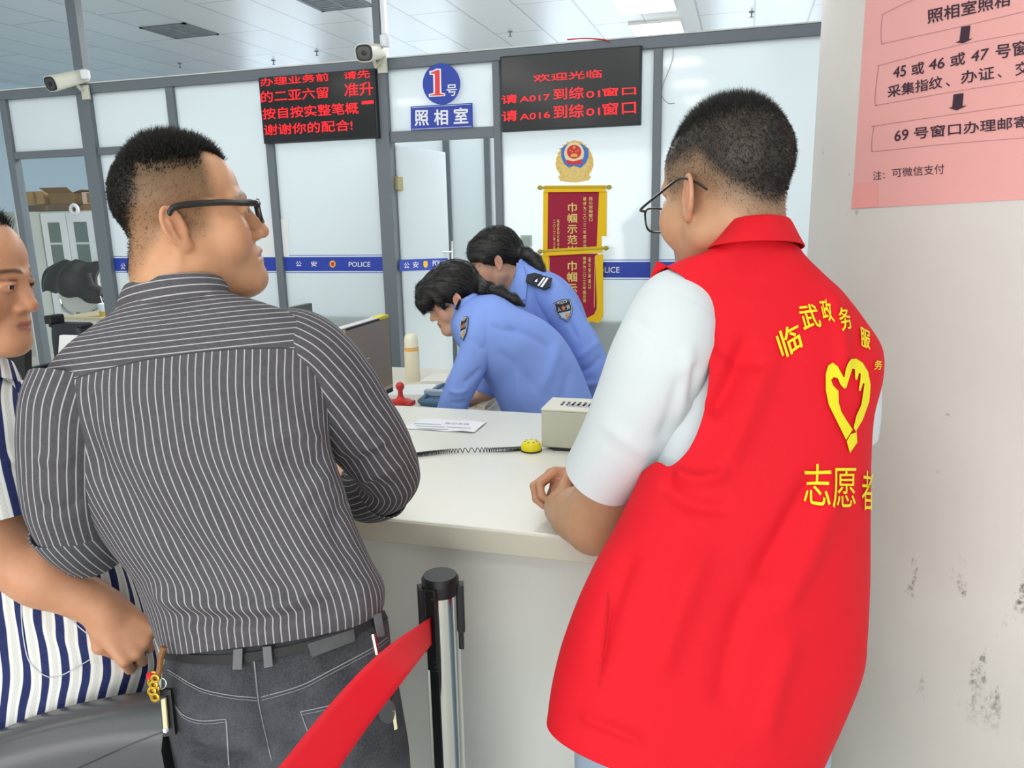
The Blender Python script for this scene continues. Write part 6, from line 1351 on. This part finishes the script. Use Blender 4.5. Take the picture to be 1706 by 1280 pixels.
# --- front officer
D1 = 2.80
M1 = facing(762, -95, 26, 0); s1 = .90; e1 = at(762, 501, D1 - .07); F1 = Frame(e1 - M1 @ (np.array([-.0835, -.010, -.004]) * s1), M1, s1)
def hair1(S, fr):
    S.ell((0, -.024, .055), (.092, .112, .092), .02, fr=fr); S.ell((0, .055, .075), (.070, .055, .050), .03, fr=fr); S.ell((0, .080, .052), (.064, .040, .050), .02, fr=fr)
    for s in (-1, 1): S.chain([(s * .062, .062, .07), (s * .078, .052, .03), (s * .074, .050, -.006)], [.022, .018, .008], .012, fr=fr)
    S.chain([(0, .09, .08), (-.01, .118, .045), (-.02, .128, .010)], [.03, .022, .010], .02, fr=fr); S.chain([(.03, .09, .08), (.045, .112, .045), (.05, .112, .015)], [.03, .02, .008], .02, fr=fr); S.chain([(-.04, .085, .075), (-.05, .105, .045), (-.05, .105, .012)], [.03, .02, .008], .02, fr=fr)
    S.ell((0, -.085, .0), (.066, .045, .062), .03, fr=fr)
    for s in (-1, 1): S.ell((s * .092, -.012, -.012), (.020, .024, .034), .008, 's', fr)
    S.chain([fr.wld((0, -.11, .01)), at(812, 482, D1 - .03), at(836, 488, D1 - .05), at(858, 500, D1 - .06), at(874, 510, D1 - .06)], [.028, .022, .020, .015, .005], .02)
tie1 = at(813, 483, D1 - .04)
hip1 = at(925, 668, D1 + .02); hnd = atz(742, 686, ZD + .02); el1 = at(778, 600, D1 - .12); hnd = np.array([hnd[0], min(hnd[1], 2.95), ZD + .02])
farw = at(812, 655, D1 + .20); farh = at(775, 668, D1 + .22)
rel_f = [(.02, .02, -.01), (.044, .05, -.014), (.05, .078, -.018), (.046, .1, -.022)]
nearw = at(755, 664, D1 - .10); nearh = at(745, 700, D1 - .06)
o1 = officer(F1, M1, None, None, [np.array([hip1[0] + .02, hip1[1] - .09, hip1[2] - .05]), np.array([hip1[0] + .02, hip1[1] + .09, hip1[2] - .05])],
    'officer in light blue shirt nearest the counter, bending left, black hair in a low ponytail', hair1, mat('gold_tie', 'd9b77a', .4), hip1, tie1,
    [([at(790, 512, D1), at(815, 545, D1 + .01), at(870, 600, D1 + .02), at(925, 665, D1 + .02)], [.040, .07, .09, .10], .03), ([at(798, 560, D1 - .10), at(783, 605, D1 - .12), nearw], [.030, .030, .026], .02), ([at(820, 540, D1 + .14), at(822, 600, D1 + .19), farw], [.036, .034, .026], .03)],
    [(Frame(nearw, handframe(nearw, nearh, -FWD + CR * .2), .9), (12, 15, 10), rel_f, 1.0, -1), (Frame(farw, handframe(farw, farh, CU), .95), (35, 45, 30), rel_f)])
t1 = [(757, 516, 800, 492, D1, D1, .075, .075, 0), (752, 545, 826, 492, D1, D1, .135, .135, 0), (766, 578, 850, 505, D1, D1, .185, .14, 0), (786, 606, 876, 520, D1, D1, .195, .145, 0), (806, 628, 908, 538, D1, D1, .19, .14, 0), (822, 652, 938, 566, D1 + .01, D1 + .01, .18, .14, 0), (834, 680, 962, 606, D1 + .01, D1 + .01, .175, .17, 0), (845, 706, 980, 652, D1 + .02, D1 + .02, .18, .14, 0), (862, 738, 990, 690, D1 + .02, D1 + .02, .18, .14, 0), (880, 775, 990, 730, D1 + .02, D1 + .02, .17, .17, 0)]
sh1 = gar(o1, [('l', t1, [([(840, 545), (880, 560), (930, 590)], -.009, 7), ([(850, 520), (900, 560), (950, 620)], .006, 8), ([(820, 580), (860, 610), (900, 660)], -.008, 8), ([(930, 560), (920, 610), (900, 660)], .008, 8), ([(950, 610), (940, 650), (930, 690)], -.007, 7), ([(870, 600), (865, 640), (870, 690)], .007, 8), ([(815, 540), (840, 550), (870, 545)], -.006, 5)], 2.3),
    ('s', [(812, 528, D1 - .10, .058), (804, 552, D1 - .125, .066), (792, 590, D1 - .13, .061), (777, 625, D1 - .125, .056), (764, 655, D1 - .115, .054), (753, 684, D1 - .10, .052), (748, 696, D1 - .09, .05)], [([(770, 640), (785, 630), (805, 610)], -.007, 5), ([(745, 650), (765, 655), (785, 645)], .006, 4), ([(785, 560), (800, 580), (820, 570)], -.005, 5), ([(750, 670), (765, 672), (780, 668)], -.005, 4)]),
    ('s', [(830, 560, D1 + .13, .055), (826, 600, D1 + .18, .055), (818, 635, D1 + .20, .05), (810, 655, D1 + .205, .045)], [([(805, 620), (820, 625), (830, 615)], -.006, 4)]),
    ('l', [(752, 522, 806, 498, D1, D1, .080, .08, 0), (750, 512, 800, 488, D1, D1, .082, .08, 0), (752, 508, 794, 484, D1, D1, .070, .07, 0), (754, 512, 792, 488, D1, D1, .062, .062, 0)], [], 2.0)], seed=40)
gar(o1, [('l', [(880, 735, 994, 690, D1 + .02, D1 + .02, .165, .16, 0), (850, 690, 988, 668, D1 + .02, D1 + .02, .16, .16, 0)][::-1] + [(890, 790, 1000, 770, D1 + .02, D1 + .02, .165, .16, 0)], [])] , 'trousers', M_trn, 50)
Gt = Grid()
for dy in (-.09, .09):
    row = []
    for z_, r_ in ((hip1[2] - .02, .095), (.7, .092), (.45, .078), (.1, .07)): x_, y_, d_ = proj(np.array([hip1[0] + .02, hip1[1] + dy, z_])); row.append((x_, y_, d_, r_))
    v, f, u = sleeve(row, 50, 40); Gt.add(v, f, u)
Gt.build('trouser_leg', M_trn, o1); feet(None, hip1[0], hip1[1], 190, o1, M_shoe)
b1 = bvh_of(sh1); badge(o1, b1, [(769, 532), (783, 526), (779, 566), (767, 572)], .006)
letters('collar_tab', [('poly', [(765, 498), (770, 502), (764, 519), (760, 514)])], on_bvh(b1, .006, D1 - .1), M_navyc, o1)
# --- rear officer
D2 = 3.20
M2 = facing(830, -92, 24, 0); s2 = .98; e2_ = at(831, 438, D2 - .08); F2_ = Frame(e2_ - M2 @ (np.array([-.0835, -.010, -.004]) * s2), M2, s2)
def hair2(S, fr):
    S.ell((0, -.022, .052), (.088, .106, .090), .02, fr=fr); S.ell((0, .045, .070), (.072, .050, .045), .03, fr=fr); S.ell((0, -.085, -.005), (.064, .045, .060), .03, fr=fr)
    for s in (-1, 1): S.chain([(s * .060, .060, .06), (s * .078, .035, .035), (s * .078, .022, .008)], [.02, .016, .007], .012, fr=fr)
    for s in (-1, 1): S.ell((s * .092, -.012, -.010), (.020, .022, .034), .008, 's', fr)
    S.chain([fr.wld((0, -.10, .03)), at(864, 420, D2 - .02), at(878, 425, D2 - .05), at(892, 436, D2 - .07), at(900, 448, D2 - .08), at(905, 458, D2 - .09)], [.028, .020, .026, .026, .018, .006], .02)
tie2 = at(863, 421, D2 - .03); hip2 = at(955, 640, D2 + .05)
nw2 = at(985, 668, D2 - .14); nh2 = at(965, 715, D2 - .1)
o2 = officer(F2_, M2, None, None, [np.array([hip2[0] + .02, hip2[1] - .09, hip2[2] - .05]), np.array([hip2[0] + .02, hip2[1] + .09, hip2[2] - .05])],
    'officer in light blue shirt with navy shoulder board, standing behind the other one, high ponytail', hair2, mat('grey_tie', 'a9c0c8', .4), hip2, tie2,
    [([at(868, 455, D2), at(895, 500, D2 + .03), at(925, 570, D2 + .05), at(950, 640, D2 + .05)], [.040, .07, .09, .10], .03), ([at(925, 515, D2 - .11), at(985, 590, D2 - .155), nw2], [.030, .030, .026], .02), ([at(870, 500, D2 + .2), at(850, 580, D2 + .2), at(815, 640, D2 + .2)], [.036, .034, .026], .03)],
    [(Frame(nw2, handframe(nw2, nh2, -FWD), .9), (15, 18, 12), rel_f), (Frame(at(815, 640, D2 + .2), handframe(at(815, 640, D2 + .2), at(790, 655, D2 + .2), CU), .9), (15, 18, 12), rel_f)])
t2 = [(850, 478, 876, 428, D2, D2, .078, .078, 0), (850, 500, 902, 446, D2, D2, .135, .135, 0), (850, 532, 936, 464, D2 + .02, D2 + .02, .18, .18, 0), (855, 570, 962, 496, D2 + .03, D2 + .03, .185, .185, 0), (864, 610, 982, 548, D2 + .04, D2 + .04, .18, .18, 0), (875, 650, 1000, 610, D2 + .05, D2 + .05, .175, .175, 0), (885, 695, 1004, 668, D2 + .05, D2 + .05, .175, .175, 0), (895, 740, 1004, 720, D2 + .05, D2 + .05, .17, .17, 0)]
sh2_ = gar(o2, [('l', t2, [([(890, 480), (900, 540), (930, 600)], -.008, 7)], 2.3),
    ('s', [(904, 478, D2 - .10, .060), (922, 500, D2 - .13, .068), (950, 540, D2 - .15, .066), (974, 580, D2 - .165, .064), (990, 618, D2 - .165, .060), (988, 650, D2 - .155, .054), (978, 690, D2 - .13, .05)], [([(930, 500), (950, 540), (965, 570)], -.005, 5), ([(965, 620), (985, 610), (1005, 590)], -.008, 5), ([(960, 600), (985, 580), (1000, 565)], .006, 5), ([(970, 640), (990, 640), (1008, 630)], .006, 5)]),
    ('s', [(868, 490, D2 + .15, .055), (860, 560, D2 + .2, .055), (835, 620, D2 + .2, .048), (820, 636, D2 + .2, .042)], []),
    ('l', [(852, 486, 884, 434, D2, D2, .082, .082, 0), (858, 470, 872, 424, D2, D2, .082, .08, 0), (856, 464, 868, 425, D2, D2, .07, .07, 0), (856, 466, 866, 430, D2, D2, .06, .06, 0)], [], 2.0)], seed=60)
b2 = bvh_of(sh2_); ep = letters('shoulder_board', [('poly', [(880, 462), (890, 460), (919, 470), (917, 482), (908, 485), (878, 473)])], on_bvh(b2, .012, D2 - .14), M_navyc, o2, lim=5); ep.modifiers.new('thickness', 'SOLIDIFY').thickness = .008
letters('rank_bar', [('poly', [(911, 470), (914, 471), (907, 483), (904, 482)])], on_bvh(b2, .024, D2 - .14), M_wtext, ep); letters('rank_bar', [('poly', [(907, 469), (909.5, 470), (902.5, 481), (900, 480)])], on_bvh(b2, .024, D2 - .14), M_wtext, ep); letters('rank_star', [('poly', [(895, 469), (899, 470), (899, 475), (895, 473)])], on_bvh(b2, .024, D2 - .14), M_wtext, ep)
badge(o2, b2, [(920, 503), (950, 497), (958, 534), (932, 540)], .005)
letters('lapel', [('poly', [(864, 440), (873, 446), (880, 470), (877, 501), (864, 498), (862, 470)])], on_bvh(b2, .012, D2 - .1), M_off, sh2_, lim=4)
Gt = Grid()
for dy in (-.09, .09):
    row = []
    for z_, r_ in ((hip2[2] - .02, .095), (.7, .092), (.45, .078), (.1, .07)): x_, y_, d_ = proj(np.array([hip2[0] + .02, hip2[1] + dy, z_])); row.append((x_, y_, d_, r_))
    v, f, u = sleeve(row, 50, 40); Gt.add(v, f, u)
Gt.build('trousers', M_trn, o2); feet(None, hip2[0], hip2[1], 190, o2, M_shoe)
